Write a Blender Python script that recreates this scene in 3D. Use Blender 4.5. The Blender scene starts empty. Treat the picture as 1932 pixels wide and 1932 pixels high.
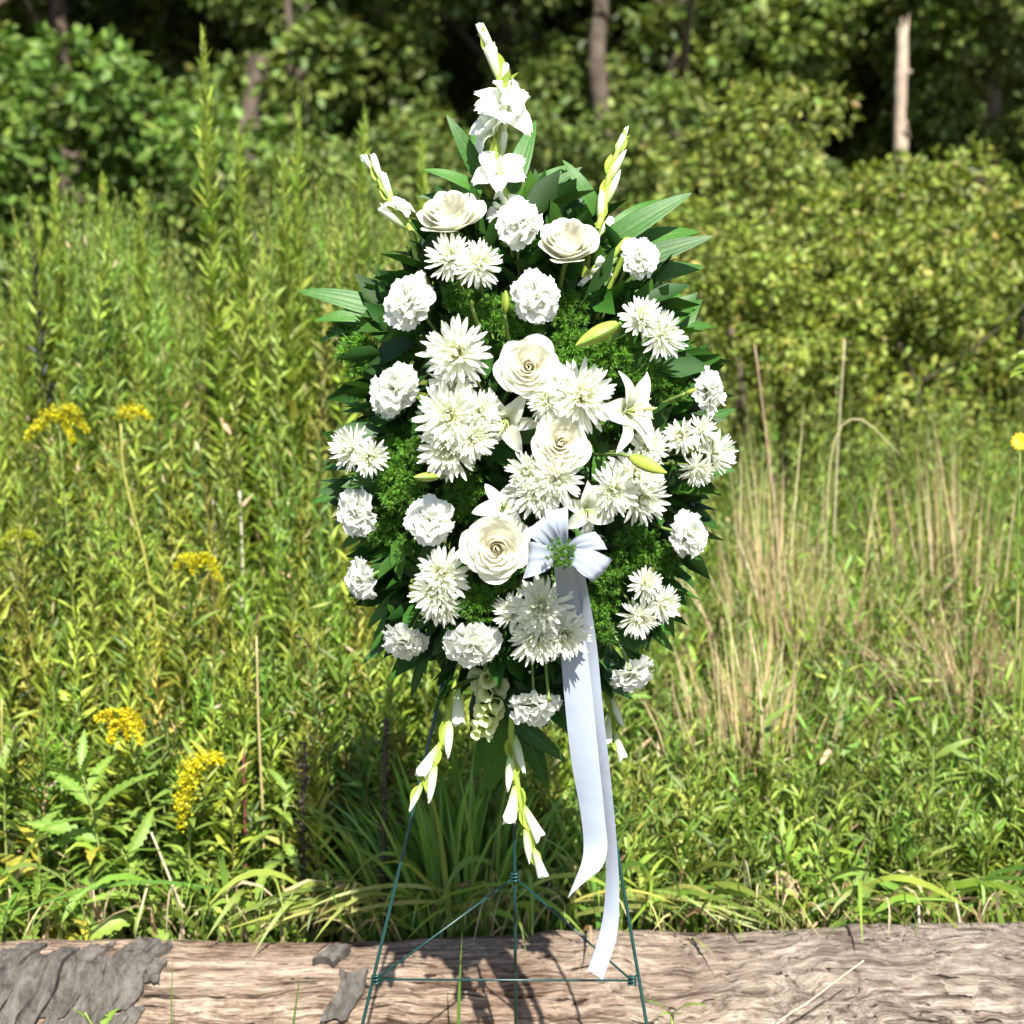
import bpy, math, random
import numpy as np
from mathutils import Matrix, Vector

scene = bpy.context.scene
COL = scene.collection
rad = math.radians

# ------------------------------------------------------------------ camera
CAM = np.array([0.0, -2.2, 1.42]); PITCH = rad(8.0); FPX = 2929.0
cam = bpy.data.cameras.new('camera'); cam_o = bpy.data.objects.new('camera', cam); COL.objects.link(cam_o)
cam_o.location = CAM; cam_o.rotation_euler = (rad(90) - PITCH, 0, 0)
cam.sensor_width = 36.0; cam.lens = 18.0 / (966.0 / FPX)
cam.clip_start = 0.05; cam.clip_end = 500
cam.dof.use_dof = True; cam.dof.focus_distance = 2.14; cam.dof.aperture_fstop = 4.6
scene.camera = cam_o

# ------------------------------------------------------------------ sky and sun
SUN_EL, SUN_AZ = rad(49), rad(13)          # azimuth: from behind the camera (-Y) towards +X
sdir = Vector((math.sin(SUN_AZ) * math.cos(SUN_EL), -math.cos(SUN_AZ) * math.cos(SUN_EL), math.sin(SUN_EL)))
world = bpy.data.worlds.new('World'); scene.world = world; world.use_nodes = True
wn = world.node_tree
sky = wn.nodes.new('ShaderNodeTexSky'); sky.sky_type = 'NISHITA'; sky.sun_disc = False
sky.sun_elevation = SUN_EL; sky.sun_rotation = math.pi - SUN_AZ
bg = wn.nodes['Background']; bg.inputs['Strength'].default_value = 0.075
wn.links.new(sky.outputs[0], bg.inputs['Color'])
sun = bpy.data.lights.new('sun', 'SUN'); sun.energy = 5.0; sun.angle = rad(0.53); sun.color = (1.0, 0.955, 0.88)
sun_o = bpy.data.objects.new('sun', sun); COL.objects.link(sun_o)
sun_o.rotation_euler = sdir.to_track_quat('Z', 'Y').to_euler()
vs = scene.view_settings
scene.display_settings.display_device = 'sRGB'
vs.view_transform = 'Standard'; vs.look = 'None'; vs.gamma = 1.0; vs.use_curve_mapping = False
vs.exposure = 1.66
scene.render.engine = 'CYCLES'
scene.cycles.max_bounces = 8; scene.cycles.diffuse_bounces = 6; scene.cycles.glossy_bounces = 2
scene.cycles.transmission_bounces = 4; scene.cycles.transparent_max_bounces = 4


# ------------------------------------------------------------------ pixel (1932 scale) -> place in the world
def P(px, py, y=0.0):
    a, b = (px - 966.0) / FPX, -(py - 966.0) / FPX
    d = np.array([a, math.cos(PITCH) + b * math.sin(PITCH), -math.sin(PITCH) + b * math.cos(PITCH)])
    return CAM + d * ((y - CAM[1]) / d[1])


def px_of(x, y):                       # pixel column of a place (near enough)
    return 966 + FPX * x / (y - CAM[1])


# ------------------------------------------------------------------ mesh helpers
def mk(name, V, F, mat, C=None, smooth=True):
    V = np.asarray(V, dtype=np.float32).reshape(-1, 3); F = np.asarray(F, dtype=np.int32)
    me = bpy.data.meshes.new(name)
    k = F.shape[1]
    me.vertices.add(len(V)); me.vertices.foreach_set('co', V.ravel())
    me.loops.add(F.size); me.loops.foreach_set('vertex_index', F.ravel())
    me.polygons.add(len(F)); me.polygons.foreach_set('loop_start', np.arange(0, F.size, k, dtype=np.int32))
    if C is not None:
        C = np.asarray(C, dtype=np.float32)
        if C.ndim == 1: C = np.tile(C, (len(V), 1))
        if C.shape[1] == 3: C = np.hstack([C, np.ones((len(C), 1), np.float32)])
        at = me.color_attributes.new('Col', 'FLOAT_COLOR', 'POINT'); at.data.foreach_set('color', C.astype(np.float32).ravel())
    me.update(calc_edges=True); me.validate()
    if smooth: me.shade_smooth()
    else: me.shade_flat()
    if mat: me.materials.append(mat)
    return me


class Acc:
    def __init__(s): s.V, s.F, s.C, s.n = [], [], [], 0
    def add(s, V, F, C=None):
        V = np.asarray(V, float).reshape(-1, 3); F = np.asarray(F, int)
        if F.shape[1] == 4: F = np.vstack([F[:, [0, 1, 2]], F[:, [0, 2, 3]]])
        s.V.append(V); s.F.append(F + s.n); s.n += len(V)
        if C is None: C = (1, 1, 1)
        C = np.asarray(C, float)
        if C.ndim == 1: C = np.tile(C, (len(V), 1))
        s.C.append(C)
    def batch(s, T, F, R, pos, C):      # template T placed N times
        N, k = len(pos), len(T)
        V = np.einsum('nij,kj->nki', R, T) + pos[:, None, :]
        FF = (np.asarray(F)[None] + (np.arange(N) * k)[:, None, None]).reshape(-1, 3)
        CC = np.repeat(C, k, axis=0)
        s.add(V.reshape(-1, 3), FF, CC)
    def mesh(s, name, mat, smooth=True):
        return mk(name, np.vstack(s.V), np.vstack(s.F), mat, np.vstack(s.C), smooth)


def O(name, data, parent=None, M=None, **props):
    o = bpy.data.objects.new(name, data); COL.objects.link(o)
    if parent is not None: o.parent = parent
    if M is not None: o.matrix_local = M
    for k, v in props.items(): o[k] = v
    return o


def thing(name, label, cat, M=None, group=None):
    o = O(name, None, None, M, label=label, category=cat)
    o.empty_display_size = 0.05
    if group: o['group'] = group
    return o


def basis(d, up=(0, 0, 1), roll=0.0):   # 3x3 with Z along d
    z = np.asarray(d, float); z = z / np.linalg.norm(z)
    u = np.asarray(up, float)
    if abs(np.dot(z, u) / np.linalg.norm(u)) > 0.98: u = np.array([0.0, 1.0, 0.0])
    x = np.cross(u, z); x /= np.linalg.norm(x); y = np.cross(z, x)
    c, s_ = math.cos(roll), math.sin(roll)
    return np.column_stack([x * c + y * s_, -x * s_ + y * c, z])


def mat4(R, p, s=1.0):
    M = np.eye(4); M[:3, :3] = np.asarray(R) * s; M[:3, 3] = p
    return Matrix(M.tolist())


def rotx(a): c, s_ = math.cos(a), math.sin(a); return np.array([[1, 0, 0], [0, c, -s_], [0, s_, c]])
def roty(a): c, s_ = math.cos(a), math.sin(a); return np.array([[c, 0, s_], [0, 1, 0], [-s_, 0, c]])
def rotz(a): c, s_ = math.cos(a), math.sin(a); return np.array([[c, -s_, 0], [s_, c, 0], [0, 0, 1]])


def grid_faces(nu, nv):                 # nu x nv vertices, v fastest
    i, j = np.meshgrid(np.arange(nu - 1), np.arange(nv - 1), indexing='ij')
    a = (i * nv + j).ravel()
    return np.column_stack([a, a + nv, a + nv + 1, a + 1])


def catmull(pts, n):
    p = np.asarray(pts, float); p = np.vstack([2 * p[0] - p[1], p, 2 * p[-1] - p[-2]])
    m = len(p) - 3; t = np.linspace(0, m - 1e-6, n); k = t.astype(int); u = (t - k)[:, None]
    a, b, c, d = p[k], p[k + 1], p[k + 2], p[k + 3]
    return 0.5 * (2 * b + (c - a) * u + (2 * a - 5 * b + 4 * c - d) * u ** 2 + (3 * b - 3 * c + d - a) * u ** 3)


def tube(pts, r, sides=6, n=None, cap=True):
    p = catmull(pts, n) if n else np.asarray(pts, float)
    n = len(p); r = np.broadcast_to(np.asarray(r, float), (n,)) if np.ndim(r) == 0 or len(r) == n else np.interp(np.linspace(0, 1, n), np.linspace(0, 1, len(r)), r)
    t = np.gradient(p, axis=0); t /= np.linalg.norm(t, axis=1)[:, None] + 1e-12
    ref = np.array([0.0, 1, 0]) if abs(t[0, 1]) < 0.9 else np.array([1.0, 0, 0])
    V = []
    for i in range(n):
        x = np.cross(t[i], ref); x /= np.linalg.norm(x); y = np.cross(t[i], x); ref = -np.cross(t[i], x) if False else ref
        a = np.linspace(0, 2 * math.pi, sides, endpoint=False)
        V.append(p[i] + r[i] * (np.cos(a)[:, None] * x + np.sin(a)[:, None] * y))
    V = np.vstack(V)
    F = []
    for i in range(n - 1):
        for j in range(sides):
            F.append((i * sides + j, i * sides + (j + 1) % sides, (i + 1) * sides + (j + 1) % sides, (i + 1) * sides + j))
    if cap:
        V = np.vstack([V, p[:1], p[-1:]])
        e = n * sides
        for j in range(sides):
            F.append((e, (j + 1) % sides, j, e)); F.append((e + 1, (n - 1) * sides + j, (n - 1) * sides + (j + 1) % sides, e + 1))
    return V, tri(F)


def tri(F):
    F = np.asarray(F); out = np.vstack([F[:, [0, 1, 2]], F[:, [0, 2, 3]]])
    return out[(out[:, 0] != out[:, 1]) & (out[:, 1] != out[:, 2]) & (out[:, 0] != out[:, 2])]


def hash2(i, j, s):
    h = np.sin(i * 127.1 + j * 311.7 + s * 74.7) * 43758.5453
    return h - np.floor(h)


def vnoise(x, y, s=0):
    i, j = np.floor(x), np.floor(y); u, v = x - i, y - j
    u, v = u * u * (3 - 2 * u), v * v * (3 - 2 * v)
    return (hash2(i, j, s) * (1 - u) + hash2(i + 1, j, s) * u) * (1 - v) + (hash2(i, j + 1, s) * (1 - u) + hash2(i + 1, j + 1, s) * u) * v


def fbm(x, y, s=0, o=4):
    t, a = 0, 0.5
    for k in range(o): t = t + a * vnoise(x * 2 ** k, y * 2 ** k, s + k * 7); a *= 0.5
    return t


# ------------------------------------------------------------------ materials
def new_mat(name):
    m = bpy.data.materials.new(name); m.use_nodes = True
    nt = m.node_tree; nt.nodes.clear()
    return m, nt, nt.nodes.new('ShaderNodeOutputMaterial')


def leafy(name, tint=(1, 1, 1), trans=0.35, rough=0.5, spec=0.4, vary=0.25, tcol=(1.15, 1.1, 0.55), fixed=None, bump=0.0, nscale=60.0, coat=0.0):
    """two-sided plant tissue: Col attribute (or one colour) x random per object x fine mottling; part of the light passes through"""
    m, nt, out = new_mat(name); N, L = nt.nodes.new, nt.links.new
    if fixed is None:
        c = N('ShaderNodeAttribute'); c.attribute_name = 'Col'; base = c.outputs['Color']
    else:
        c = N('ShaderNodeRGB'); c.outputs[0].default_value = (*fixed, 1); base = c.outputs[0]
    oi = N('ShaderNodeObjectInfo')
    tc = N('ShaderNodeTexCoord'); nz = N('ShaderNodeTexNoise'); nz.inputs['Scale'].default_value = nscale; nz.inputs['Detail'].default_value = 3
    L(tc.outputs['Object'], nz.inputs['Vector'])
    mr = N('ShaderNodeMapRange'); mr.inputs[1].default_value = 0.25; mr.inputs[2].default_value = 0.75
    mr.inputs[3].default_value = 1 - vary; mr.inputs[4].default_value = 1 + vary; L(nz.outputs[0], mr.inputs[0])
    mo = N('ShaderNodeMapRange'); mo.inputs[3].default_value = 1 - vary * 0.7; mo.inputs[4].default_value = 1 + vary * 0.5; L(oi.outputs['Random'], mo.inputs[0])
    mu = N('ShaderNodeMath'); mu.operation = 'MULTIPLY'; L(mr.outputs[0], mu.inputs[0]); L(mo.outputs[0], mu.inputs[1])
    v1 = N('ShaderNodeVectorMath'); v1.operation = 'SCALE'; L(base, v1.inputs[0]); L(mu.outputs[0], v1.inputs['Scale'])
    v2 = N('ShaderNodeVectorMath'); v2.operation = 'MULTIPLY'; L(v1.outputs[0], v2.inputs[0]); v2.inputs[1].default_value = tint
    b = N('ShaderNodeBsdfPrincipled'); L(v2.outputs[0], b.inputs['Base Color']); b.inputs['Roughness'].default_value = rough
    b.inputs['Specular IOR Level'].default_value = spec; b.inputs['Coat Weight'].default_value = coat; b.inputs['Coat Roughness'].default_value = 0.2
    t = N('ShaderNodeBsdfTranslucent')
    v3 = N('ShaderNodeVectorMath'); v3.operation = 'MULTIPLY'; L(v2.outputs[0], v3.inputs[0]); v3.inputs[1].default_value = tcol; L(v3.outputs[0], t.inputs['Color'])
    if bump:
        bn = N('ShaderNodeBump'); bn.inputs['Strength'].default_value = bump; bn.inputs['Distance'].default_value = 0.004
        L(nz.outputs[0], bn.inputs['Height']); L(bn.outputs[0], b.inputs['Normal'])
    mx = N('ShaderNodeMixShader'); mx.inputs[0].default_value = trans; L(b.outputs[0], mx.inputs[1]); L(t.outputs[0], mx.inputs[2])
    L(mx.outputs[0], out.inputs['Surface'])
    return m


def plain(name, col, rough=0.6, spec=0.4, vary=0.15, nscale=40.0, bump=0.1, metal=0.0):
    m, nt, out = new_mat(name); N, L = nt.nodes.new, nt.links.new
    tc = N('ShaderNodeTexCoord'); nz = N('ShaderNodeTexNoise'); nz.inputs['Scale'].default_value = nscale; nz.inputs['Detail'].default_value = 5
    L(tc.outputs['Object'], nz.inputs['Vector'])
    r = N('ShaderNodeMapRange'); r.inputs[1].default_value = 0.25; r.inputs[2].default_value = 0.75; r.inputs[3].default_value = 1 - vary; r.inputs[4].default_value = 1 + vary
    L(nz.outputs[0], r.inputs[0])
    v = N('ShaderNodeVectorMath'); v.operation = 'SCALE'; v.inputs[0].default_value = col; L(r.outputs[0], v.inputs['Scale'])
    b = N('ShaderNodeBsdfPrincipled'); L(v.outputs[0], b.inputs['Base Color']); b.inputs['Roughness'].default_value = rough
    b.inputs['Specular IOR Level'].default_value = spec; b.inputs['Metallic'].default_value = metal
    bn = N('ShaderNodeBump'); bn.inputs['Strength'].default_value = bump; bn.inputs['Distance'].default_value = 0.01
    L(nz.outputs[0], bn.inputs['Height']); L(bn.outputs[0], b.inputs['Normal'])
    L(b.outputs[0], out.inputs['Surface'])
    return m


M_weed = leafy('weed_leaf', trans=0.33, rough=0.5, spec=0.35, vary=0.2, nscale=12)
M_tree = leafy('tree_leaf', trans=0.28, rough=0.55, spec=0.3, vary=0.22, nscale=1.5)
M_petal = leafy('white_petal', trans=0.5, rough=0.55, spec=0.2, vary=0.03, tcol=(1, 1, 0.93), nscale=30)
M_gloss = leafy('glossy_leaf', trans=0.2, rough=0.5, spec=0.28, vary=0.2, nscale=20, coat=0.0)
M_fern = leafy('fern_needle', trans=0.25, rough=0.5, spec=0.3, vary=0.2, nscale=8)
M_stem = leafy('green_stem', trans=0.1, rough=0.5, spec=0.3, vary=0.15, nscale=15)
M_wire = plain('green_wire', (0.003, 0.03, 0.027), rough=0.38, spec=0.5, vary=0.25, nscale=60, bump=0.05)
M_bark = plain('tree_bark', (0.085, 0.066, 0.05), rough=0.9, spec=0.1, vary=0.45, nscale=9, bump=0.6)
M_snag = plain('pale_dead_wood', (0.27, 0.215, 0.16), rough=0.85, spec=0.15, vary=0.4, nscale=7, bump=0.5)
M_foam = plain('floral_foam', (0.02, 0.05, 0.02), rough=0.95, spec=0.05, nscale=200, bump=0.3)


def log_wood():
    m, nt, out = new_mat('weathered_log_wood'); N, L = nt.nodes.new, nt.links.new
    tc = N('ShaderNodeTexCoord')
    def noise(sc, detail=5, vec=None, dist=0.0, rough=0.55):
        n = N('ShaderNodeTexNoise'); n.inputs['Scale'].default_value = sc; n.inputs['Detail'].default_value = detail
        n.inputs['Distortion'].default_value = dist; n.inputs['Roughness'].default_value = rough; L(vec, n.inputs['Vector']); return n
    def ramp(src, stops):
        r = N('ShaderNodeValToRGB'); el = r.color_ramp.elements
        el[0].position, el[0].color = stops[0][0], (*stops[0][1], 1); el[1].position, el[1].color = stops[-1][0], (*stops[-1][1], 1)
        for p_, c_ in stops[1:-1]: el.new(p_).color = (*c_, 1)
        L(src, r.inputs[0]); return r.outputs[0]
    def mult(a_, b_, f=1.0):
        q = N('ShaderNodeMixRGB'); q.blend_type = 'MULTIPLY'; q.inputs[0].default_value = f; L(a_, q.inputs[1]); L(b_, q.inputs[2]); return q.outputs[0]
    gx = N('ShaderNodeSeparateXYZ'); L(tc.outputs['Object'], gx.inputs[0])
    rx = N('ShaderNodeMapRange'); rx.inputs[1].default_value = -0.05; rx.inputs[2].default_value = 0.5; L(gx.outputs[0], rx.inputs[0])
    warp = noise(4.2, 3, tc.outputs['Object'])
    sub = N('ShaderNodeVectorMath'); sub.operation = 'SUBTRACT'; L(warp.outputs['Color'], sub.inputs[0]); sub.inputs[1].default_value = (0.5, 0.5, 0.5)
    amp = N('ShaderNodeMapRange'); amp.inputs[3].default_value = 0.07; amp.inputs[4].default_value = 0.16; L(rx.outputs[0], amp.inputs[0])
    scl = N('ShaderNodeVectorMath'); scl.operation = 'SCALE'; L(sub.outputs[0], scl.inputs[0]); L(amp.outputs[0], scl.inputs['Scale'])
    add = N('ShaderNodeVectorMath'); add.operation = 'ADD'; L(tc.outputs['Object'], add.inputs[0]); L(scl.outputs[0], add.inputs[1])
    def stretch(k):
        st = N('ShaderNodeMapping'); st.inputs['Scale'].default_value = (1.0, k, k); L(add.outputs[0], st.inputs['Vector']); return st.outputs[0]
    g1 = noise(6, 9, stretch(14), 0.3, 0.68); g2 = noise(5.5, 3, stretch(20), 0.5, 0.5); fine = noise(16, 4, stretch(14), 0, 0.6)
    big = noise(4.2, 4, tc.outputs['Object']); speck = noise(60, 3, tc.outputs['Object'])
    col = ramp(g1.outputs[0], [(0.33, (0.06, 0.042, 0.032)), (0.43, (0.17, 0.13, 0.098)), (0.54, (0.265, 0.213, 0.165)), (0.66, (0.385, 0.325, 0.255))])
    col = mult(col, ramp(big.outputs[0], [(0.36, (0.58, 0.45, 0.39)), (0.50, (1.0, 0.92, 0.86)), (0.64, (1.15, 1.12, 1.08))]), 0.9)
    col = mult(col, ramp(fine.outputs[0], [(0.34, (0.55, 0.52, 0.5)), (0.55, (1.08, 1.08, 1.08))]), 0.85)
    crack = ramp(g2.outputs[0], [(0.32, (0.10, 0.085, 0.08)), (0.365, (1, 1, 1))])
    grey = N('ShaderNodeMixRGB'); L(col, grey.inputs[1])
    gcol = ramp(g1.outputs[0], [(0.35, (0.065, 0.053, 0.043)), (0.50, (0.195, 0.168, 0.14)), (0.65, (0.34, 0.305, 0.262))]); L(gcol, grey.inputs[2])
    sc = N('ShaderNodeMath'); sc.operation = 'MULTIPLY'; sc.inputs[1].default_value = 0.6; L(rx.outputs[0], sc.inputs[0]); L(sc.outputs[0], grey.inputs[0])
    col = mult(grey.outputs[0], crack, 0.9)
    col = mult(col, ramp(speck.outputs[0], [(0.30, (0.55, 0.5, 0.45)), (0.42, (1, 1, 1))]), 0.6)
    b = N('ShaderNodeBsdfPrincipled'); b.inputs['Roughness'].default_value = 0.9; b.inputs['Specular IOR Level'].default_value = 0.12
    L(col, b.inputs['Base Color'])
    ad = N('ShaderNodeMath'); ad.operation = 'ADD'; L(g1.outputs[0], ad.inputs[0]); L(crack, ad.inputs[1])
    a2 = N('ShaderNodeMath'); a2.operation = 'ADD'; L(ad.outputs[0], a2.inputs[0]); L(fine.outputs[0], a2.inputs[1])
    bn = N('ShaderNodeBump'); bn.inputs['Strength'].default_value = 1.0; bn.inputs['Distance'].default_value = 0.011; L(a2.outputs[0], bn.inputs['Height']); L(bn.outputs[0], b.inputs['Normal'])
    L(b.outputs[0], out.inputs['Surface'])
    return m


def ribbon_mat():
    m, nt, out = new_mat('white_satin'); N, L = nt.nodes.new, nt.links.new
    b = N('ShaderNodeBsdfPrincipled'); b.inputs['Base Color'].default_value = (0.33, 0.37, 0.45, 1); b.inputs['Roughness'].default_value = 0.38
    b.inputs['Sheen Weight'].default_value = 0.3; b.inputs['Anisotropic'].default_value = 0.5
    tc = N('ShaderNodeTexCoord'); nz = N('ShaderNodeTexNoise'); nz.inputs['Scale'].default_value = 900; L(tc.outputs['Object'], nz.inputs['Vector'])
    n2 = N('ShaderNodeTexNoise'); n2.inputs['Scale'].default_value = 14; L(tc.outputs['Object'], n2.inputs['Vector'])
    bn = N('ShaderNodeBump'); bn.inputs['Strength'].default_value = 0.08; bn.inputs['Distance'].default_value = 0.002; L(nz.outputs[0], bn.inputs['Height'])
    b2 = N('ShaderNodeBump'); b2.inputs['Strength'].default_value = 0.35; b2.inputs['Distance'].default_value = 0.01; L(n2.outputs[0], b2.inputs['Height']); L(bn.outputs[0], b2.inputs['Normal'])
    L(b2.outputs[0], b.inputs['Normal'])
    t = N('ShaderNodeBsdfTranslucent'); t.inputs['Color'].default_value = (0.5, 0.54, 0.6, 1)
    mx = N('ShaderNodeMixShader'); mx.inputs[0].default_value = 0.28; L(b.outputs[0], mx.inputs[1]); L(t.outputs[0], mx.inputs[2]); L(mx.outputs[0], out.inputs['Surface'])
    return m


M_log = log_wood(); M_ribbon = ribbon_mat()
def bark_mat():
    m, nt, out = new_mat('flaky_grey_bark'); N, L = nt.nodes.new, nt.links.new
    tc = N('ShaderNodeTexCoord'); mp = N('ShaderNodeMapping'); mp.inputs['Scale'].default_value = (1.0, .45, .45); L(tc.outputs['Object'], mp.inputs['Vector'])
    a = N('ShaderNodeTexNoise'); a.inputs['Scale'].default_value = 48; a.inputs['Detail'].default_value = 9; a.inputs['Roughness'].default_value = .72; a.inputs['Distortion'].default_value = .6; L(mp.outputs[0], a.inputs['Vector'])
    v = N('ShaderNodeTexVoronoi'); v.feature = 'DISTANCE_TO_EDGE'; v.inputs['Scale'].default_value = 26; v.inputs['Randomness'].default_value = 1
    wv = N('ShaderNodeVectorMath'); wv.operation = 'MULTIPLY_ADD'; wv.inputs[1].default_value = (.05, .05, .05); L(a.outputs['Color'], wv.inputs[0]); L(mp.outputs[0], wv.inputs[2]); L(wv.outputs[0], v.inputs['Vector'])
    c = N('ShaderNodeMapRange'); c.inputs[1].default_value = 0; c.inputs[2].default_value = .06; c.inputs[3].default_value = .88; L(v.outputs['Distance'], c.inputs[0])
    r = N('ShaderNodeValToRGB'); e = r.color_ramp.elements; e[0].position = .33; e[0].color = (.022, .018, .015, 1); e[1].position = .66; e[1].color = (.118, .107, .095, 1); L(a.outputs[0], r.inputs[0])
    mu = N('ShaderNodeVectorMath'); mu.operation = 'SCALE'; L(r.outputs[0], mu.inputs[0]); L(c.outputs[0], mu.inputs['Scale'])
    b = N('ShaderNodeBsdfPrincipled'); b.inputs['Roughness'].default_value = .95; b.inputs['Specular IOR Level'].default_value = .1; L(mu.outputs[0], b.inputs['Base Color'])
    h = N('ShaderNodeMath'); h.operation = 'MULTIPLY'; L(a.outputs[0], h.inputs[0]); L(c.outputs[0], h.inputs[1])
    bn = N('ShaderNodeBump'); bn.inputs['Strength'].default_value = .9; bn.inputs['Distance'].default_value = .006; L(h.outputs[0], bn.inputs['Height']); L(bn.outputs[0], b.inputs['Normal'])
    L(b.outputs[0], out.inputs['Surface'])
    return m


M_plate = bark_mat()


def ground_mat():
    m, nt, out = new_mat('leaf_litter_soil'); N, L = nt.nodes.new, nt.links.new
    tc = N('ShaderNodeTexCoord'); nz = N('ShaderNodeTexNoise'); nz.inputs['Scale'].default_value = 7; nz.inputs['Detail'].default_value = 9; L(tc.outputs['Object'], nz.inputs['Vector'])
    r = N('ShaderNodeValToRGB'); e = r.color_ramp.elements; e[0].position = 0.35; e[0].color = (0.025, 0.03, 0.012, 1); e[1].position = 0.7; e[1].color = (0.12, 0.10, 0.05, 1); L(nz.outputs[0], r.inputs[0])
    b = N('ShaderNodeBsdfPrincipled'); b.inputs['Roughness'].default_value = 0.95; L(r.outputs[0], b.inputs['Base Color'])
    bn = N('ShaderNodeBump'); bn.inputs['Strength'].default_value = 0.8; bn.inputs['Distance'].default_value = 0.03; L(nz.outputs[0], bn.inputs['Height']); L(bn.outputs[0], b.inputs['Normal'])
    L(b.outputs[0], out.inputs['Surface'])
    return m


# ------------------------------------------------------------------ ground
def ground_z(x, y): return 0.04 * (fbm(np.asarray(x) * 0.6 + 9, np.asarray(y) * 0.6 + 4, 3, 3) - 0.45)
gx = np.concatenate([np.linspace(-150, -13, 12), np.linspace(-12, 12, 61), np.linspace(13, 150, 12)])
gy = np.concatenate([np.linspace(-60, -4, 8), np.linspace(-3, 24, 68), np.linspace(26, 220, 14)])
GX, GY = np.meshgrid(gx, gy, indexing='ij')
O('ground', mk('ground', np.column_stack([GX.ravel(), GY.ravel(), ground_z(GX, GY).ravel()]), grid_faces(len(gx), len(gy)), ground_mat()), kind='structure')

# ------------------------------------------------------------------ leaf templates: base at origin, along +Y, width 1, length 1, normal +Z
LEAF5 = np.array([[0, 0, 0], [-0.5, 0.42, 0.0], [0, 0.45, -0.07], [0.5, 0.42, 0.0], [0, 1, -0.10]]); F5 = np.array([[0, 2, 1], [0, 3, 2], [1, 2, 4], [2, 3, 4]])
LEAF8 = np.array([[0, 0, 0], [-0.42, 0.25, 0.03], [0, 0.27, 0.0], [0.42, 0.25, 0.03], [-0.40, 0.62, 0.0], [0, 0.64, -0.04], [0.40, 0.62, 0.0], [0, 1, -0.16]])
F8 = np.array([[0, 2, 1], [0, 3, 2], [1, 2, 5], [1, 5, 4], [2, 3, 6], [2, 6, 5], [4, 5, 7], [5, 6, 7]])
OVAL = np.array([[0, 0, 0], [-0.4, 0.25, 0.05], [0.4, 0.25, 0.05], [-0.46, 0.6, 0.02], [0.46, 0.6, 0.02], [0, 1, -0.1], [0, 0.45, -0.05]])
FOV = np.array([[0, 6, 1], [0, 2, 6], [1, 6, 3], [2, 4, 6], [3, 6, 5], [6, 4, 5]])


def frames(d, L, W, rng, twist=0.5):
    """N rotation-scale matrices whose Y runs along d with length L and whose X has width W; normals lean up with a random twist"""
    d = d / (np.linalg.norm(d, axis=1)[:, None] + 1e-9)
    up = np.tile([0.0, 0.0, 1.0], (len(d), 1)) + rng.normal(0, twist, (len(d), 3))
    x = np.cross(d, up); x /= np.linalg.norm(x, axis=1)[:, None] + 1e-9
    z = np.cross(x, d)
    L = np.broadcast_to(L, (len(d),)); W = np.broadcast_to(W, (len(d),))
    return np.stack([x * W[:, None], d * L[:, None], z * L[:, None]], axis=2)


def pick(rng, pal, n, jit=0.18):
    pal = np.asarray(pal, float); c = pal[rng.integers(0, len(pal), n)]
    return np.clip(c * (1 + rng.normal(0, jit, (n, 1))) * (1 + rng.normal(0, jit * 0.35, (n, 3))), 0.003, 0.9)


PAL_LEFT = [(0.175, 0.245, 0.026), (0.205, 0.265, 0.032), (0.135, 0.215, 0.026), (0.10, 0.175, 0.022), (0.235, 0.27, 0.042), (0.065, 0.125, 0.018), (0.22, 0.225, 0.04)]
PAL_FRESH = [(0.14, 0.225, 0.03), (0.17, 0.245, 0.034), (0.10, 0.18, 0.026), (0.20, 0.26, 0.045)]
PAL_STEM = [(0.17, 0.21, 0.04), (0.21, 0.21, 0.06), (0.12, 0.17, 0.03), (0.15, 0.12, 0.05)]
PAL_DRY = [(0.40, 0.31, 0.18), (0.46, 0.38, 0.23), (0.32, 0.23, 0.13), (0.36, 0.32, 0.14)]


def stems(acc, rng, base, tip, bow, r, cols, nseg=4):
    """thin three-sided stems, vectorised"""
    N = len(base); t = np.linspace(0, 1, nseg + 1)
    p = base[:, None] + (tip - base)[:, None] * t[None, :, None] + bow[:, None] * (t * (1 - t) * 4)[None, :, None]
    rr = (r[:, None] * (1 - 0.7 * t)[None])[..., None]
    ring = [np.array([math.cos(a), math.sin(a), 0]) for a in (0.3, 2.4, 4.5)]
    V = np.stack([p + rr * q for q in ring], axis=2).reshape(N, -1, 3)
    F = []
    for i in range(nseg):
        for j in range(3):
            a, b = i * 3 + j, i * 3 + (j + 1) % 3
            F += [(a, b, b + 3), (a, b + 3, a + 3)]
    k = V.shape[1]
    acc.add(V.reshape(-1, 3), (np.array(F)[None] + (np.arange(N) * k)[:, None, None]).reshape(-1, 3), np.repeat(cols, k, axis=0))
    return lambda tt: base[:, None] + (tip - base)[:, None] * tt[..., None] + bow[:, None] * (tt * (1 - tt) * 4)[..., None]


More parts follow.
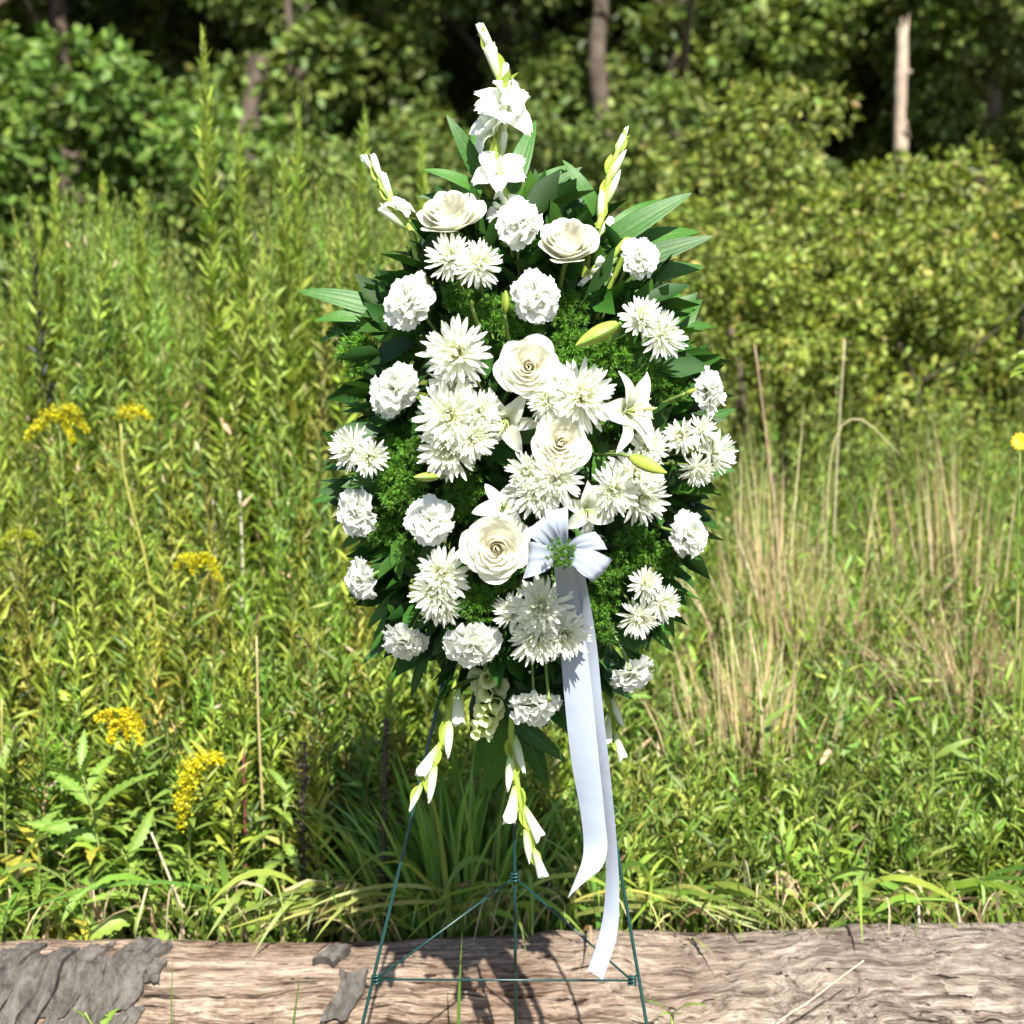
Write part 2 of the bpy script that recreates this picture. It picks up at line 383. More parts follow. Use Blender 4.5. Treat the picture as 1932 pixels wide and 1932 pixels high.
def weeds(acc, rng, base, H, nl, L0, W0, pal, t0=0.12, e0=10, e1=60, lean=0.10, tmpl=(LEAF5, F5), stem_r=0.003, prof=1.2, jit=0.26):
    N = len(base); H = np.broadcast_to(H, (N,)).astype(float)
    tip = base + np.column_stack([rng.normal(0, lean, N) * H, rng.normal(0, lean, N) * H, H])
    bow = np.column_stack([rng.normal(0, 0.03, N) * H, rng.normal(0, 0.03, N) * H, np.zeros(N)])
    at = stems(acc, rng, base, tip, bow, np.full(N, stem_r) * (0.7 + 0.6 * rng.random(N)), pick(rng, PAL_STEM, N))
    t = t0 + (1 - t0) * (np.arange(nl)[None] + rng.random((N, nl))) / nl
    p = at(t).reshape(-1, 3)
    az = (np.arange(nl) * 2.399)[None] + rng.random((N, 1)) * 6.28 + rng.normal(0, 0.3, (N, nl))
    el = np.radians(e0 + (e1 - e0) * t + rng.normal(0, 16, (N, nl)))
    d = np.stack([np.cos(az) * np.cos(el), np.sin(az) * np.cos(el), np.sin(el)], axis=-1).reshape(-1, 3)
    size = (np.sin(np.clip(t * 0.9 + 0.12, 0, 1) * math.pi) ** 0.6 * 0.8 + 0.25) * (0.75 + 0.5 * rng.random((N, nl)))
    sc = np.broadcast_to(L0, (N,))[:, None] * size
    L = sc.ravel(); W = (sc * (W0 / np.mean(L0))).ravel() * (0.8 + 0.4 * rng.random(N * nl))
    pc = np.repeat(pick(rng, pal, N, jit), nl, axis=0) * (1 + rng.normal(0, 0.16, (N * nl, 1)))
    dead = rng.random(N * nl) < 0.022
    pc[dead] = pick(rng, PAL_DRY, int(dead.sum()))
    acc.batch(tmpl[0], tmpl[1], frames(d, L, W, rng), p, np.clip(pc, 0.004, 0.8))
    return tip


def scatter(rng, n, y0, y1, px0, px1, power=1.0):
    y = y0 + (y1 - y0) * rng.random(n) ** power
    px = px0 + (px1 - px0) * rng.random(n)
    x = (px - 966) / FPX * (y - CAM[1])
    return np.column_stack([x, y, ground_z(x, y)]), px


def top_z(py, y): return np.array([P(966, a, b)[2] for a, b in zip(np.atleast_1d(py), np.atleast_1d(y))])


# ------------------------------------------------------------------ far wood and trees
def crown_mesh(name, seed, R, n, leaf, pal, lumps=26, centre_z=0.0):
    rng = np.random.default_rng(seed); R = np.asarray(R, float)
    u = rng.normal(size=(lumps, 3)); u /= np.linalg.norm(u, axis=1)[:, None]
    c = u * (0.35 + 0.6 * rng.random((lumps, 1)) ** 0.6) * R
    lr = (0.17 + 0.20 * rng.random(lumps)) * R.mean()
    k = rng.integers(0, lumps, n)
    q = rng.normal(size=(n, 3)); q /= np.linalg.norm(q, axis=1)[:, None]
    rr = lr[k] * (0.55 + 0.5 * rng.random(n) ** 0.5)
    p = c[k] + q * rr[:, None] * np.array([1, 1, 0.7])
    d = q * 0.7 + rng.normal(0, 0.5, (n, 3)) + np.array([0, 0, -0.25])
    tone = (0.75 + 0.5 * rng.random(lumps))[k][:, None]
    acc = Acc(); Lf = leaf * (0.7 + 0.6 * rng.random(n))
    acc.batch(OVAL, FOV, frames(d, Lf, Lf * 0.55, rng, 0.7), p + [0, 0, centre_z], pick(rng, pal, n, 0.2) * tone)
    return acc.mesh(name, M_tree)


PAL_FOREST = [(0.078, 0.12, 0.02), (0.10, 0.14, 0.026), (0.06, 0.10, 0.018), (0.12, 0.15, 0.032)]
PAL_ROUND = [(0.09, 0.155, 0.023), (0.11, 0.175, 0.027), (0.072, 0.13, 0.02)]
PAL_SHRUB = [(0.16, 0.21, 0.026), (0.19, 0.23, 0.034), (0.125, 0.175, 0.024), (0.225, 0.225, 0.055), (0.10, 0.145, 0.022)]
crowns = [crown_mesh('crown', 11 + i, (1.9, 1.5, 1.5), 5200, 0.15, PAL_FOREST, 24) for i in range(4)]


def trunk_mesh(name, h, r0, r1, seed, mat, limbs=5, bend=0.15):
    rng = np.random.default_rng(seed); acc = Acc()
    pts = [(rng.normal(0, bend) * t, rng.normal(0, bend) * t, h * t) for t in (0, 0.25, 0.5, 0.75, 1.0)]; pts[0] = (0, 0, -0.1)
    V, F = tube(pts, [r0 * 1.25, r0, r1 * 1.2, r1], 9, 14); acc.add(V, F)
    for k in range(limbs):
        t = 0.45 + 0.5 * k / max(limbs, 1); b = catmull(pts, 21)[int(t * 20)]
        a = rng.random() * 6.28; l = h * (0.22 + 0.12 * rng.random())
        V, F = tube([b, b + np.array([math.cos(a) * l * .5, math.sin(a) * l * .5, l * .35]), b + np.array([math.cos(a) * l, math.sin(a) * l, l * .8])], [r1 * .7, r1 * .45, r1 * .15], 6, 7); acc.add(V, F)
    return acc.mesh(name, mat)


def tree(label, x, y, h, crown_list, group, trunk_r=0.11, seed=0, cat='tree', mat=None):
    """trunk plus several leaf masses as one crown part each; crown_list: (mesh, dx, dy, z, scale, turn)"""
    r = thing('forest_tree', label, cat, mat4(np.eye(3), (x, y, 0)), group)
    O('trunk', trunk_mesh('trunk', h, trunk_r, trunk_r * 0.5, seed, mat or M_bark), r)
    for me, dx, dy, z, s, a in crown_list:
        O('crown', me, r, mat4(rotz(a), (dx, dy, z), s))
    return r


rg = np.random.default_rng(5)
FT = [  # pixel column, distance y, height, label
    (-120, 11.5, 7.5, 'tall dark tree cut off by the left edge behind the round leafy tree'),
    (150, 13.5, 8.0, 'dark shaded tree directly above the round leafy tree'),
    (430, 16.0, 8.0, 'deeply shaded tree above the tallest green weed spike'),
    (600, 12.6, 7.5, 'mid green tree with a bare leaning trunk right of the tallest weed spike'),
    (800, 15.0, 8.5, 'dark tree rising behind the left gladiolus stalk'),
    (960, 12.8, 7.5, 'leafy tree directly behind the tallest gladiolus stalk'),
    (1150, 14.0, 8.5, 'tree with a grey brown trunk just right of the tallest gladiolus'),
    (1290, 12.2, 7.0, 'sunny yellow green tree behind the short gladiolus at upper right'),
    (1480, 13.2, 8.0, 'leafy tree between the grey trunk and the pale dead snag'),
    (1660, 14.6, 8.0, 'dark green tree whose leaves frame the pale dead snag'),
    (1820, 12.8, 7.5, 'olive tree just right of the pale dead snag'),
    (2010, 14.0, 8.0, 'dark tree cut off by the right edge beyond the snag')]
for i, (px, y, h, lab) in enumerate(FT):
    x = (px - 966) / FPX * (y - CAM[1])
    cl = []
    for j in range(6):
        z = 1.5 + j * 1.15 + rg.normal(0, 0.2); s = (0.78 if j < 2 else 0.95) * (0.9 + 0.25 * rg.random())
        cl.append((crowns[(i + j) % 4], rg.normal(0, 0.75), rg.normal(0, 0.5) - 0.15 * (j < 2), z, s * 0.8, rg.random() * 6.28))
    tree(lab, x, y, h, cl, 'trees at the edge of the wood', 0.13, 40 + i)
# a wood behind them that nobody could count
acc = Acc(); n = 85000
p = np.column_stack([rg.uniform(-11, 11, n), rg.uniform(17.5, 22, n), 0.2 + 9.5 * rg.random(n)])
keep = fbm(p[:, 0] * 0.9 + 5, p[:, 2] * 0.9, 3) > 0.12
p = p[keep]; n = len(p)
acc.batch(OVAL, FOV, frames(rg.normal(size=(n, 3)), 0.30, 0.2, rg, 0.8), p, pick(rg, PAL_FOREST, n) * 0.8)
O('far_wood', acc.mesh('far_wood', M_tree), kind='stuff', label='dense dark wood closing off the view behind the trees', category='wood')

# trunks that stand clear
def bare(label, name, px, py0, py1, y, w, mat, seed, lean=0.0):
    b, t = P(px, py1, y), P(px + lean, py0, y)
    r = w / FPX * (y - CAM[1]) / 2
    rngs = np.random.default_rng(seed); top = name == 'dead_snag'; pts = [(0, 0, 0)] + [((t[0] - b[0]) * k + rngs.normal(0, r * .5), rngs.normal(0, r * .3), t[2] * k) for k in (0.3, 0.55, 0.8)] + [(t[0] - b[0], 0, t[2])]
    root = thing(name, label, 'tree', mat4(np.eye(3), (b[0], y, -0.02)))
    V, F = tube(pts, [r * 1.25, r * 1.1, r, r * 0.95, r * 0.8], 12, 40)
    V = V + (rngs.normal(0, r * 0.09, V.shape))
    if top: V[39 * 12:40 * 12, 2] += rngs.uniform(-3.5, 2.5, 12) * r; V[-1, 2] -= 2.5 * r
    O('trunk', mk('trunk', V, F, mat), root)
    acc = Acc()
    for k in range(3):
        zz = t[2] * (0.62 + 0.14 * k); a = rngs.random() * 6.28
        V, F = tube([(0, 0, zz), (math.cos(a) * r * 1.7, math.sin(a) * r * 1.7, zz + r * 1.2), (math.cos(a) * r * 2.6, math.sin(a) * r * 2.6, zz + r * 2.6)], [r * .35, r * .25, r * .12], 6, 5); acc.add(V, F)
    O('branch_stub', acc.mesh('branch_stub', mat), root, kind='stuff')
bare('pale dead tree snag with a broken top standing above the shrubs', 'dead_snag', 1712, 42, 330, 9.5, 24, M_snag, 3, -8)
bare('grey brown bare tree trunk behind the gap right of the tallest gladiolus', 'bare_trunk', 1150, -60, 300, 11.4, 32, M_bark, 4, -10)
bare('thin grey trunk cut by the top edge between two leafy trees', 'bare_trunk', 1380, -80, 160, 13.2, 20, M_snag, 5, -14)
bare('thin leaning brown trunk at the top edge above the left weeds', 'bare_trunk', 575, -80, 180, 11.9, 16, M_bark, 6, -40)
bare('short broad dead brown trunk in the shade beside the tallest weed spike', 'bare_trunk', 505, 100, 420, 11.0, 42, M_bark, 8, -15)

# round tree on the left
rt_me = crown_mesh('crown', 77, (1.35, 1.0, 1.2), 8000, 0.10, PAL_ROUND, 40)
b = P(190, 330, 7.6)
r = thing('round_tree', 'round bright green leafy tree standing behind the left weeds', 'tree', mat4(np.eye(3), (b[0], 7.6, 0)))
O('trunk', trunk_mesh('trunk', 2.0, 0.07, 0.04, 60, M_bark), r)
O('crown', rt_me, r, mat4(np.eye(3), (0.05, 0, 1.8), 0.90)); O('crown', rt_me, r, mat4(rotz(2.1), (-0.9, 0.3, 2.0), 0.82)); O('crown', rt_me, r, mat4(rotz(4.1), (0.55, 0.3, 1.2), 0.7))
# low bush under the trees in the middle
sh_me = [crown_mesh('foliage', 90 + i, (0.85, 0.7, 0.8), 5600, 0.06, PAL_SHRUB, 44) for i in range(3)]
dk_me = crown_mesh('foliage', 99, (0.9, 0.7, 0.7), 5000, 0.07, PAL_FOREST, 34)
SH = [(1430, 420, 5.0, 0.78, 0, 'tall yellow green shrub rising right of the spray top'), (1290, 640, 4.3, 0.70, 1, 'shrub pressed close behind the right palm leaves'),
      (1600, 540, 4.6, 0.72, 2, 'broad olive shrub in front of the pale dead snag'), (1810, 570, 5.0, 0.85, 0, 'wide shrub below and right of the pale dead snag'),
      (1970, 600, 4.5, 0.75, 1, 'shrub cut off by the right edge above the yellow flower'), (1420, 620, 3.9, 0.52, 2, 'small dense shrub above the dry straw grass'), (1700, 640, 4.1, 0.6, 1, 'low shrub behind the tallest dry grass stalks')]
for i, (px, py, y, s, k, lab) in enumerate(SH):
    c = P(px, py, y)
    r = thing('shrub', lab, 'shrub', mat4(np.eye(3), (c[0], y, 0)), 'shrubs beyond the dry grass')
    O('stem', trunk_mesh('stem', max(0.5, c[2]), 0.02, 0.01, 120 + i, M_bark, 6, 0.1), r)
    O('foliage', sh_me[k], r, mat4(rotz(i * 1.3), (0, 0, c[2]), s)); O('foliage', sh_me[(k + 1) % 3], r, mat4(rotz(i * 2.1 + 1), (0.15, 0.25, c[2] * 0.45), s * 0.95))
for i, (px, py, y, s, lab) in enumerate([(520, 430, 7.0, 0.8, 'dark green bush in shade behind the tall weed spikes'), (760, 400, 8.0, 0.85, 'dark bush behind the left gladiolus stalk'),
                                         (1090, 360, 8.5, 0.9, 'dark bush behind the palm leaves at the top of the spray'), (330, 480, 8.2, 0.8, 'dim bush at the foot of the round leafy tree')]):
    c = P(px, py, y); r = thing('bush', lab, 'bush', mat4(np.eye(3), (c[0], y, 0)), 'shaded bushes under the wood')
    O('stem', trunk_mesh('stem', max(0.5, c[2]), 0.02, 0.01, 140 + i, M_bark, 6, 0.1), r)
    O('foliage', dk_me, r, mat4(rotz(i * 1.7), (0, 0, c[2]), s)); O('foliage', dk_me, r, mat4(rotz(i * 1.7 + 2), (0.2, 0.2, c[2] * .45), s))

# ------------------------------------------------------------------ the field: weeds nobody could count
rw = np.random.default_rng(21)
acc = Acc()
def silhouette(px, y):
    d = y - CAM[1]
    left = np.interp(d, [2.75, 3.0, 3.5, 4.2, 5.0, 9], [1560, 1340, 980, 730, 620, 600])
    right = np.interp(d, [2.75, 3.1, 3.8, 4.4, 5.0, 5.8, 9], [1620, 1440, 1180, 960, 800, 720, 650])
    w = np.clip((px - 900) / 350, 0, 1)
    return left * (1 - w) + right * w
base, px = scatter(rw, 1500, 0.70, 4.4, -120, 1080, 0.9)
H = np.maximum(0.18, top_z(silhouette(px, base[:, 1]) + rw.normal(0, 55, len(px)), base[:, 1]))
weeds(acc, rw, base, H, 82, 0.072, 0.0125, PAL_LEFT, 0.15, 5, 62, 0.07)
base, px = scatter(rw, 1000, 2.4, 4.8, -120, 860, 1.0); kp = rw.random(1000) < np.interp(px, [-120, 50, 110, 280, 320, 490, 540, 720, 780, 860], [.4, .4, 1, 1, .3, .3, 1, 1, .4, .3]); base, px = base[kp], px[kp]
H = top_z(np.interp(px, [-120, 60, 130, 280, 330, 480, 540, 720, 790, 860], [640, 590, 430, 400, 590, 590, 390, 360, 540, 600]) + np.abs(rw.normal(0, 70, len(px))), base[:, 1])
weeds(acc, rw, base, H, 80, 0.06, 0.010, PAL_FRESH, 0.3, 10, 66, 0.05)
for pa, pb, ta, tb, n in ((60, 300, 330, 430, 60), (525, 745, 300, 400, 75), (330, 470, 430, 520, 26), (745, 860, 420, 520, 24)):
    base, px = scatter(rw, n, 1.9, 2.7, pa, pb)
    mid = (pa + pb) / 2; H = top_z(rw.uniform(ta, tb, n) + np.abs(px - mid) * .35, base[:, 1])
    weeds(acc, rw, base, H, 120, 0.062, 0.012, PAL_FRESH, 0.3, 5, 68, 0.035)
O('field_weeds', acc.mesh('field_weeds', M_weed), kind='stuff', label='tall fine leaved yellow green weeds filling the field left of the spray', category='weeds')
acc = Acc()
base, px = scatter(rw, 1000, 0.6, 2.2, 1080, 2050, 0.9)
H = np.maximum(0.14, top_z(silhouette(px, base[:, 1]) + rw.normal(0, 45, len(px)), base[:, 1]))
weeds(acc, rw, base, H, 34, 0.075, 0.014, PAL_FRESH, 0.05, 0, 58, 0.12, (LEAF8, F8))
base, px = scatter(rw, 700, 1.6, 3.4, 1150, 2050, 1.0)
H = np.maximum(0.2, top_z(silhouette(px, base[:, 1]) + rw.normal(0, 45, len(px)), base[:, 1]))
weeds(acc, rw, base, H, 50, 0.055, 0.011, PAL_FRESH, 0.1, 0, 60, 0.1)
O('low_weeds', acc.mesh('low_weeds', M_weed), kind='stuff', label='low leafy green weeds spreading behind the log right of the easel', category='weeds')


# blades and stalks, vectorised
def blades(acc, rng, base, tip, sag, w, cols, nseg=5):
    N = len(base); t = np.linspace(0, 1, nseg + 1)
    p = base[:, None] + (tip - base)[:, None] * t[None, :, None] + sag[:, None] * (t * (1 - t) * 4)[None, :, None]
    d = tip - base; side = np.cross(d, [0, -1, 0.3]); side /= np.linalg.norm(side, axis=1)[:, None] + 1e-9
    side = side + rng.normal(0, 0.35, side.shape); side /= np.linalg.norm(side, axis=1)[:, None]
    ww = (w[:, None] * (np.sin(np.clip(0.25 + 0.75 * t, 0, 1) * math.pi) ** 0.8 + 0.04)[None])[..., None] * 0.5
    V = np.stack([p - side[:, None] * ww, p + side[:, None] * ww], axis=2).reshape(N, -1, 3)
    F = []
    for i in range(nseg): F += [(2 * i, 2 * i + 1, 2 * i + 3), (2 * i, 2 * i + 3, 2 * i + 2)]
    k = V.shape[1]
    acc.add(V.reshape(-1, 3), (np.array(F)[None] + (np.arange(N) * k)[:, None, None]).reshape(-1, 3), np.repeat(cols, k, axis=0))


# grass mass under everything
acc = Acc()
base, px = scatter(rw, 3800, 0.56, 3.2, -120, 2060, 0.8)
h = 0.12 + 0.25 * rw.random(len(px)); tip = base + np.column_stack([rw.normal(0, 0.10, len(px)), rw.normal(0, 0.08, len(px)), h])
blades(acc, rw, base, tip, np.column_stack([rw.normal(0, 0.03, len(px)), rw.normal(0, 0.03, len(px)), 0.05 + 0 * h]), 0.004 + 0.004 * rw.random(len(px)), pick(rw, PAL_FRESH + PAL_DRY[:2], len(px)))
# litter of dry stems
base, px = scatter(rw, 1500, 0.56, 2.6, -120, 2060, 0.7)
tip = base + np.column_stack([rw.normal(0, 0.12, len(px)), rw.normal(0, 0.08, len(px)), 0.05 + 0.4 * rw.random(len(px)) ** 2])
blades(acc, rw, base, tip, rw.normal(0, 0.03, (len(px), 3)), 0.003 + 0.003 * rw.random(len(px)), pick(rw, PAL_DRY, len(px)))
n = 260; xx = rw.uniform(-1.0, 1.05, n); b0 = np.column_stack([xx, np.full(n, .60) + rw.normal(0, .03, n), .05 + .15 * rw.random(n)])
tip = np.column_stack([xx + rw.normal(0, .10, n), .46 + rw.normal(0, .05, n), .285 + np.abs(rw.normal(0, .035, n))])
blades(acc, rw, b0, tip, np.column_stack([rw.normal(0, .02, n), np.zeros(n), .07 + .05 * rw.random(n)]), .004 + .004 * rw.random(n), pick(rw, PAL_FRESH + PAL_DRY, n), 6)
n = 95; xx = rw.uniform(-1.0, 1.05, n); b0 = np.column_stack([xx, np.full(n, .57) + rw.normal(0, .03, n), .22 + .12 * rw.random(n)])
tip = np.column_stack([xx + rw.normal(0, .11, n), .43 + rw.normal(0, .04, n),   .268 + np.abs(rw.normal(0, .07, n))])
blades(acc, rw, b0, tip, np.column_stack([rw.normal(0, .01, n), np.zeros(n), .03 + .05 * rw.random(n)]), .006 + .008 * rw.random(n), pick(rw, PAL_FRESH, n), 6)
O('grass', acc.mesh('grass', M_weed), kind='stuff', label='short mixed green and dry grass under the weeds', category='grass')


def clump(name, label, cat, y, px, py_top, spread_px, n_parts, n_rest, pal, w, partname, seed, lean=0.35, base_spread=0.10, sag=0.08, pyj=110, group=None):
    """a tussock: the biggest blades one by one, the rest joined"""
    rng = np.random.default_rng(seed); c = P(px, 1700, y); c = np.array([c[0], y, 0.0])
    r = thing(name, label, cat, mat4(np.eye(3), c), group)
    def gen(n, pyo):
        q = rng.normal(0, 1, n); tx = px + (q + rng.normal(0, .75 if 'dry' in name else .1, n)) * spread_px
        ty = py_top + np.abs(rng.normal(0, pyj, n)) + pyo + np.abs(q) * 40
        yy = y + rng.normal(0, 0.10, n)
        tp = np.array([P(a, b_, e) for a, b_, e in zip(tx, ty, yy)]) - c
        bs = np.column_stack([q * base_spread + rng.normal(0, base_spread * .4, n), rng.normal(0, 0.06, n), np.zeros(n)])
        sg = np.column_stack([-np.sign(q) * np.abs(rng.normal(0, 0.3, n)) * sag, rng.normal(0, .02, n), np.abs(rng.normal(0.7, 0.4, n)) * sag])
        return bs, tp, sg
    bs, tp, sg = gen(n_parts, 0)
    for i in range(n_parts):
        a2 = Acc(); blades(a2, rng, bs[i:i + 1], tp[i:i + 1], sg[i:i + 1], np.array([w * (0.8 + 0.5 * rng.random())]), pick(rng, pal, 1), 7)
        O(partname, a2.mesh(partname, M_weed), r)
    a2 = Acc(); bs, tp, sg = gen(n_rest, 60); blades(a2, rng, bs, tp, sg, w * (0.6 + 0.5 * rng.random(n_rest)), pick(rng, pal, n_rest), 6)
    O('fine_' + partname + '_mass', a2.mesh('mass', M_weed), r, kind='stuff')
    return r


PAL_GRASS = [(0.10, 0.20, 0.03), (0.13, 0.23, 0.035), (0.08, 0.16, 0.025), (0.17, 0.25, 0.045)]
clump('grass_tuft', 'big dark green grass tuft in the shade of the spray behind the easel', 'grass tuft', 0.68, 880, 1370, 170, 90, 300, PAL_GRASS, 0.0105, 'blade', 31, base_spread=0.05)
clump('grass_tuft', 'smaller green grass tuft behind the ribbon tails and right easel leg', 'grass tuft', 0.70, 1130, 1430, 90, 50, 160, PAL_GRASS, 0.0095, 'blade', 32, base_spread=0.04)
clump('dry_grass_clump', 'straw coloured dry grass clump standing right of the lower spray', 'dry grass', 1.75, 1520, 940, 130, 80, 620, PAL_DRY[:3] + [(0.22, 0.26, 0.06), (0.16, 0.24, 0.04)], 0.0052, 'stalk', 33, base_spread=0.13, sag=0.10, pyj=190)
clump('dry_grass_clump', 'tallest bundle of upright dry straw stalks left of the right edge', 'dry grass', 2.0, 1775, 740, 60, 30, 90, PAL_DRY[:3] + [(0.2, 0.24, 0.05)], 0.005, 'stalk', 34, base_spread=0.06, sag=0.05, pyj=230)
clump('dry_grass_clump', 'sparse tall pale seed stalks just right of the spray', 'dry grass', 1.9, 1445, 720, 60, 14, 60, PAL_DRY, 0.0045, 'stalk', 35, base_spread=0.08, sag=0.05, pyj=180)
clump('dry_grass_clump', 'tangled brown dead grass at the right edge below the yellow flower', 'dry grass', 1.5, 1850, 1060, 130, 40, 480, PAL_DRY + [(0.2, 0.13, 0.08), (0.14, 0.2, 0.035)], 0.0046, 'stalk', 36, base_spread=0.12, sag=0.12, pyj=140)
clump('dry_grass_clump', 'brown dead grass close beside the lower right carnations', 'dry grass', 1.2, 1410, 1090, 80, 30, 260, PAL_DRY + [(0.14, 0.2, 0.035)], 0.0046, 'stalk', 37, base_spread=0.08, sag=0.07, pyj=140)
clump('grass_tuft', 'long arching pale green blades at the right edge above the log', 'grass tuft', 0.68, 2010, 1560, 120, 18, 30, [(0.15, 0.2, 0.05), (0.2, 0.24, 0.07)], 0.011, 'blade', 38, base_spread=0.03, sag=0.10, pyj=60)
# flattened blades lying behind the log
for lab, pa, seed, yy in [('flattened yellow green grass lying on the log behind the left bark patch', [(400, 1745), (700, 1690)], 41, 0.52), ('arching green grass blades lying on the log right of the easel', [(1170, 1700), (1500, 1745)], 42, 0.55)]:
    rng = np.random.default_rng(seed); r = thing('grass_tuft', lab, 'grass tuft', mat4(np.eye(3), P(pa[0][0], 1760, yy)))
    o0 = P(pa[0][0], 1760, yy)
    for i in range(22):
        a, b = (pa[1], pa[0]) if seed == 41 else (pa[0], pa[1])
        s0 = P(a[0] + rng.normal(0, 75), a[1] + rng.normal(0, 14), yy) - o0; s1 = P(a[0] + (b[0] - a[0]) * (0.3 + 0.8 * rng.random()), b[1] + rng.normal(0, 26), yy - 0.06 + rng.normal(0, .03)) - o0
        a2 = Acc(); blades(a2, rng, s0[None], s1[None], np.array([[0, -0.01, 0.03 * rng.random() + 0.01]]), np.array([0.006 + 0.003 * rng.random()]), pick(rng, [(0.17, 0.2, 0.04), (0.24, 0.25, 0.06), (0.13, 0.18, 0.03)], 1), 8)
        O('blade', a2.mesh('blade', M_weed), r)

# ------------------------------------------------------------------ leaf meshes for plants whose leaves can be picked apart
def leaf_mesh(name, n, prof, bend, fold, teeth, colA, colB, mat, seed=0, ribs=0, wave=0.0, across=5):
    """one blade of length 1 (use object scale): prof(t) half width; teeth: saw edge depth; ribs: number of lengthwise ridges"""
    rng = np.random.default_rng(seed); t = np.linspace(0, 1, n); a = np.linspace(-1, 1, across)
    T, A = np.meshgrid(t, a, indexing='ij')
    w = prof(T)
    if teeth: w = w * (1 + teeth * (np.where(np.arange(n) % 2 == 0, 1, -1))[:, None] * (np.abs(A) > 0.9))
    ang = bend * T
    Y = np.where(bend == 0, T, np.sin(ang) / (bend if bend else 1)); Z = -(1 - np.cos(ang)) / (bend if bend else 1)
    Z = Z + fold * np.abs(A) * w + wave * np.sin(T * 14 + seed) * np.abs(A) * w
    if ribs: Z = Z + 0.0035 * np.cos(A * math.pi * ribs) * np.sin(T * math.pi)
    V = np.stack([A * w, Y, Z], axis=-1).reshape(-1, 3)
    m = (np.abs(A) < 0.12)[..., None]
    C = np.where(m, np.asarray(colB), np.asarray(colA) * (1 + 0.07 * np.cos(A * math.pi * max(ribs, 1)))[..., None]).reshape(-1, 3)
    return mk(name, V, tri(grid_faces(n, across)), mat, C)


lance = lambda wd: (lambda t: wd * np.clip(np.sin(np.clip(t, 0, 1) ** 0.8 * math.pi), 0, 1) ** 0.9 + 0.004)
broadf = lambda wd: (lambda t: wd * np.sin(np.clip(t, 0, 1) ** 0.62 * math.pi) ** 0.75 + 0.004)
saw_leaf = [leaf_mesh('leaf', 19, lance(0.098), b_, 0.25, 0.2, c_, (0.2, 0.28, 0.06), M_weed, i) for i, (b_, c_) in enumerate([(0.5, (0.12, 0.22, 0.028)), (1.0, (0.15, 0.25, 0.033)), (1.5, (0.17, 0.25, 0.04))])]
lan_leaf = [leaf_mesh('leaf', 8, lance(0.075), b_, 0.3, 0, c_, (0.16, 0.22, 0.05), M_weed, 5 + i, across=3) for i, (b_, c_) in enumerate([(0.4, (0.14, 0.23, 0.03)), (0.9, (0.17, 0.25, 0.034)), (0.6, (0.11, 0.20, 0.028))])]
yel_leaf = leaf_mesh('leaf', 13, lance(0.09), 1.2, 0.25, 0.2, (0.36, 0.32, 0.04), (0.3, 0.3, 0.05), M_weed, 9)


def leafy_plant(name, label, cat, base, tip, nl, L, leaves, seed, group=None, e0=5, e1=60, t0=0.15, stem_col=(0.16, 0.2, 0.05), stem_r=0.003, yellow=0):
    rng = np.random.default_rng(seed); base = np.asarray(base, float); tip = np.asarray(tip, float)
    r = thing(name, label, cat, mat4(np.eye(3), base), group)
    d = tip - base; bow = np.array([rng.normal(0, .02), rng.normal(0, .02), 0])
    pts = [np.zeros(3), d * .35 + bow, d * .7 + bow, d]
    V, F = tube(pts, [stem_r * 1.3, stem_r, stem_r * .5], 5, 10); O('stem', mk('stem', V, F, M_stem, stem_col), r)
    cp = catmull(pts, 60)
    for i in range(nl):
        t = t0 + (1 - t0) * (i + 0.5 * rng.random()) / nl; az = i * 2.399 + rng.normal(0, 0.35)
        el = rad(e0 + (e1 - e0) * t ** 1.5 + rng.normal(0, 10))
        dd = np.array([math.cos(az) * math.cos(el), math.sin(az) * math.cos(el), math.sin(el)])
        R = frames(dd[None], 1.0, 1.0, rng, 0.25)[0]
        l = L * (0.55 + 0.6 * math.sin(min(1, t * 0.85 + .1) * math.pi)) * (0.8 + 0.4 * rng.random())
        me = yel_leaf if rng.random() < yellow else leaves[rng.integers(0, len(leaves))]
        O('leaf', me, r, mat4(R, cp[min(59, int(t * 59))], l))
    return r


# foreground saw-leaved plants at lower left (px, py_base, py_top, y, leaves, length, label)
for i, (px, pt, y, nl, L, yl, dx, lab) in enumerate([
        (60, 1560, 0.66, 16, 0.12, .15, 10, 'saw leaved weed with yellowing lower leaves at the left edge above the log'),
        (130, 1440, 0.66, 18, 0.12, .05, 20, 'broad saw leaved weed below the lower left yellow goldenrod bloom'),
        (240, 1590, 0.62, 14, 0.11, .1, -15, 'saw leaved weed drooping over the grey bark of the log'),
        (20, 1420, 0.80, 18, 0.11, .05, -10, 'saw leaved weed at the left edge beneath the pale stem'),
        (330, 1600, 0.70, 14, 0.09, .05, 20, 'small saw leaved weed beside the slanting dry twig'),
        (130, 1650, 0.60, 12, 0.10, .2, -10, 'low saw leaved weed with one yellow leaf hanging to the log'),
        (290, 1450, 0.85, 20, 0.11, 0, 10, 'green saw leaved weed directly left of the hanging goldenrod plume'),
        (420, 1500, 0.90, 20, 0.10, 0, 0, 'leafy weed between the hanging goldenrod plume and the red stalk'),
        (540, 1480, 0.8, 18, 0.09, 0, 0, 'leafy weed in half shade left of the seed covered stalks')]):
    y = y - .06; tp = P(px + dx, pt, y); bs = np.array([P(px, pt, y)[0], y + .02, 0.0])
    leafy_plant('leafy_weed', lab, 'weed', bs, tp, nl + 10, L * 1.15, saw_leaf, 200 + i, 'saw leaved weeds behind the log', -25, 60, 0.25, yellow=yl * .6)
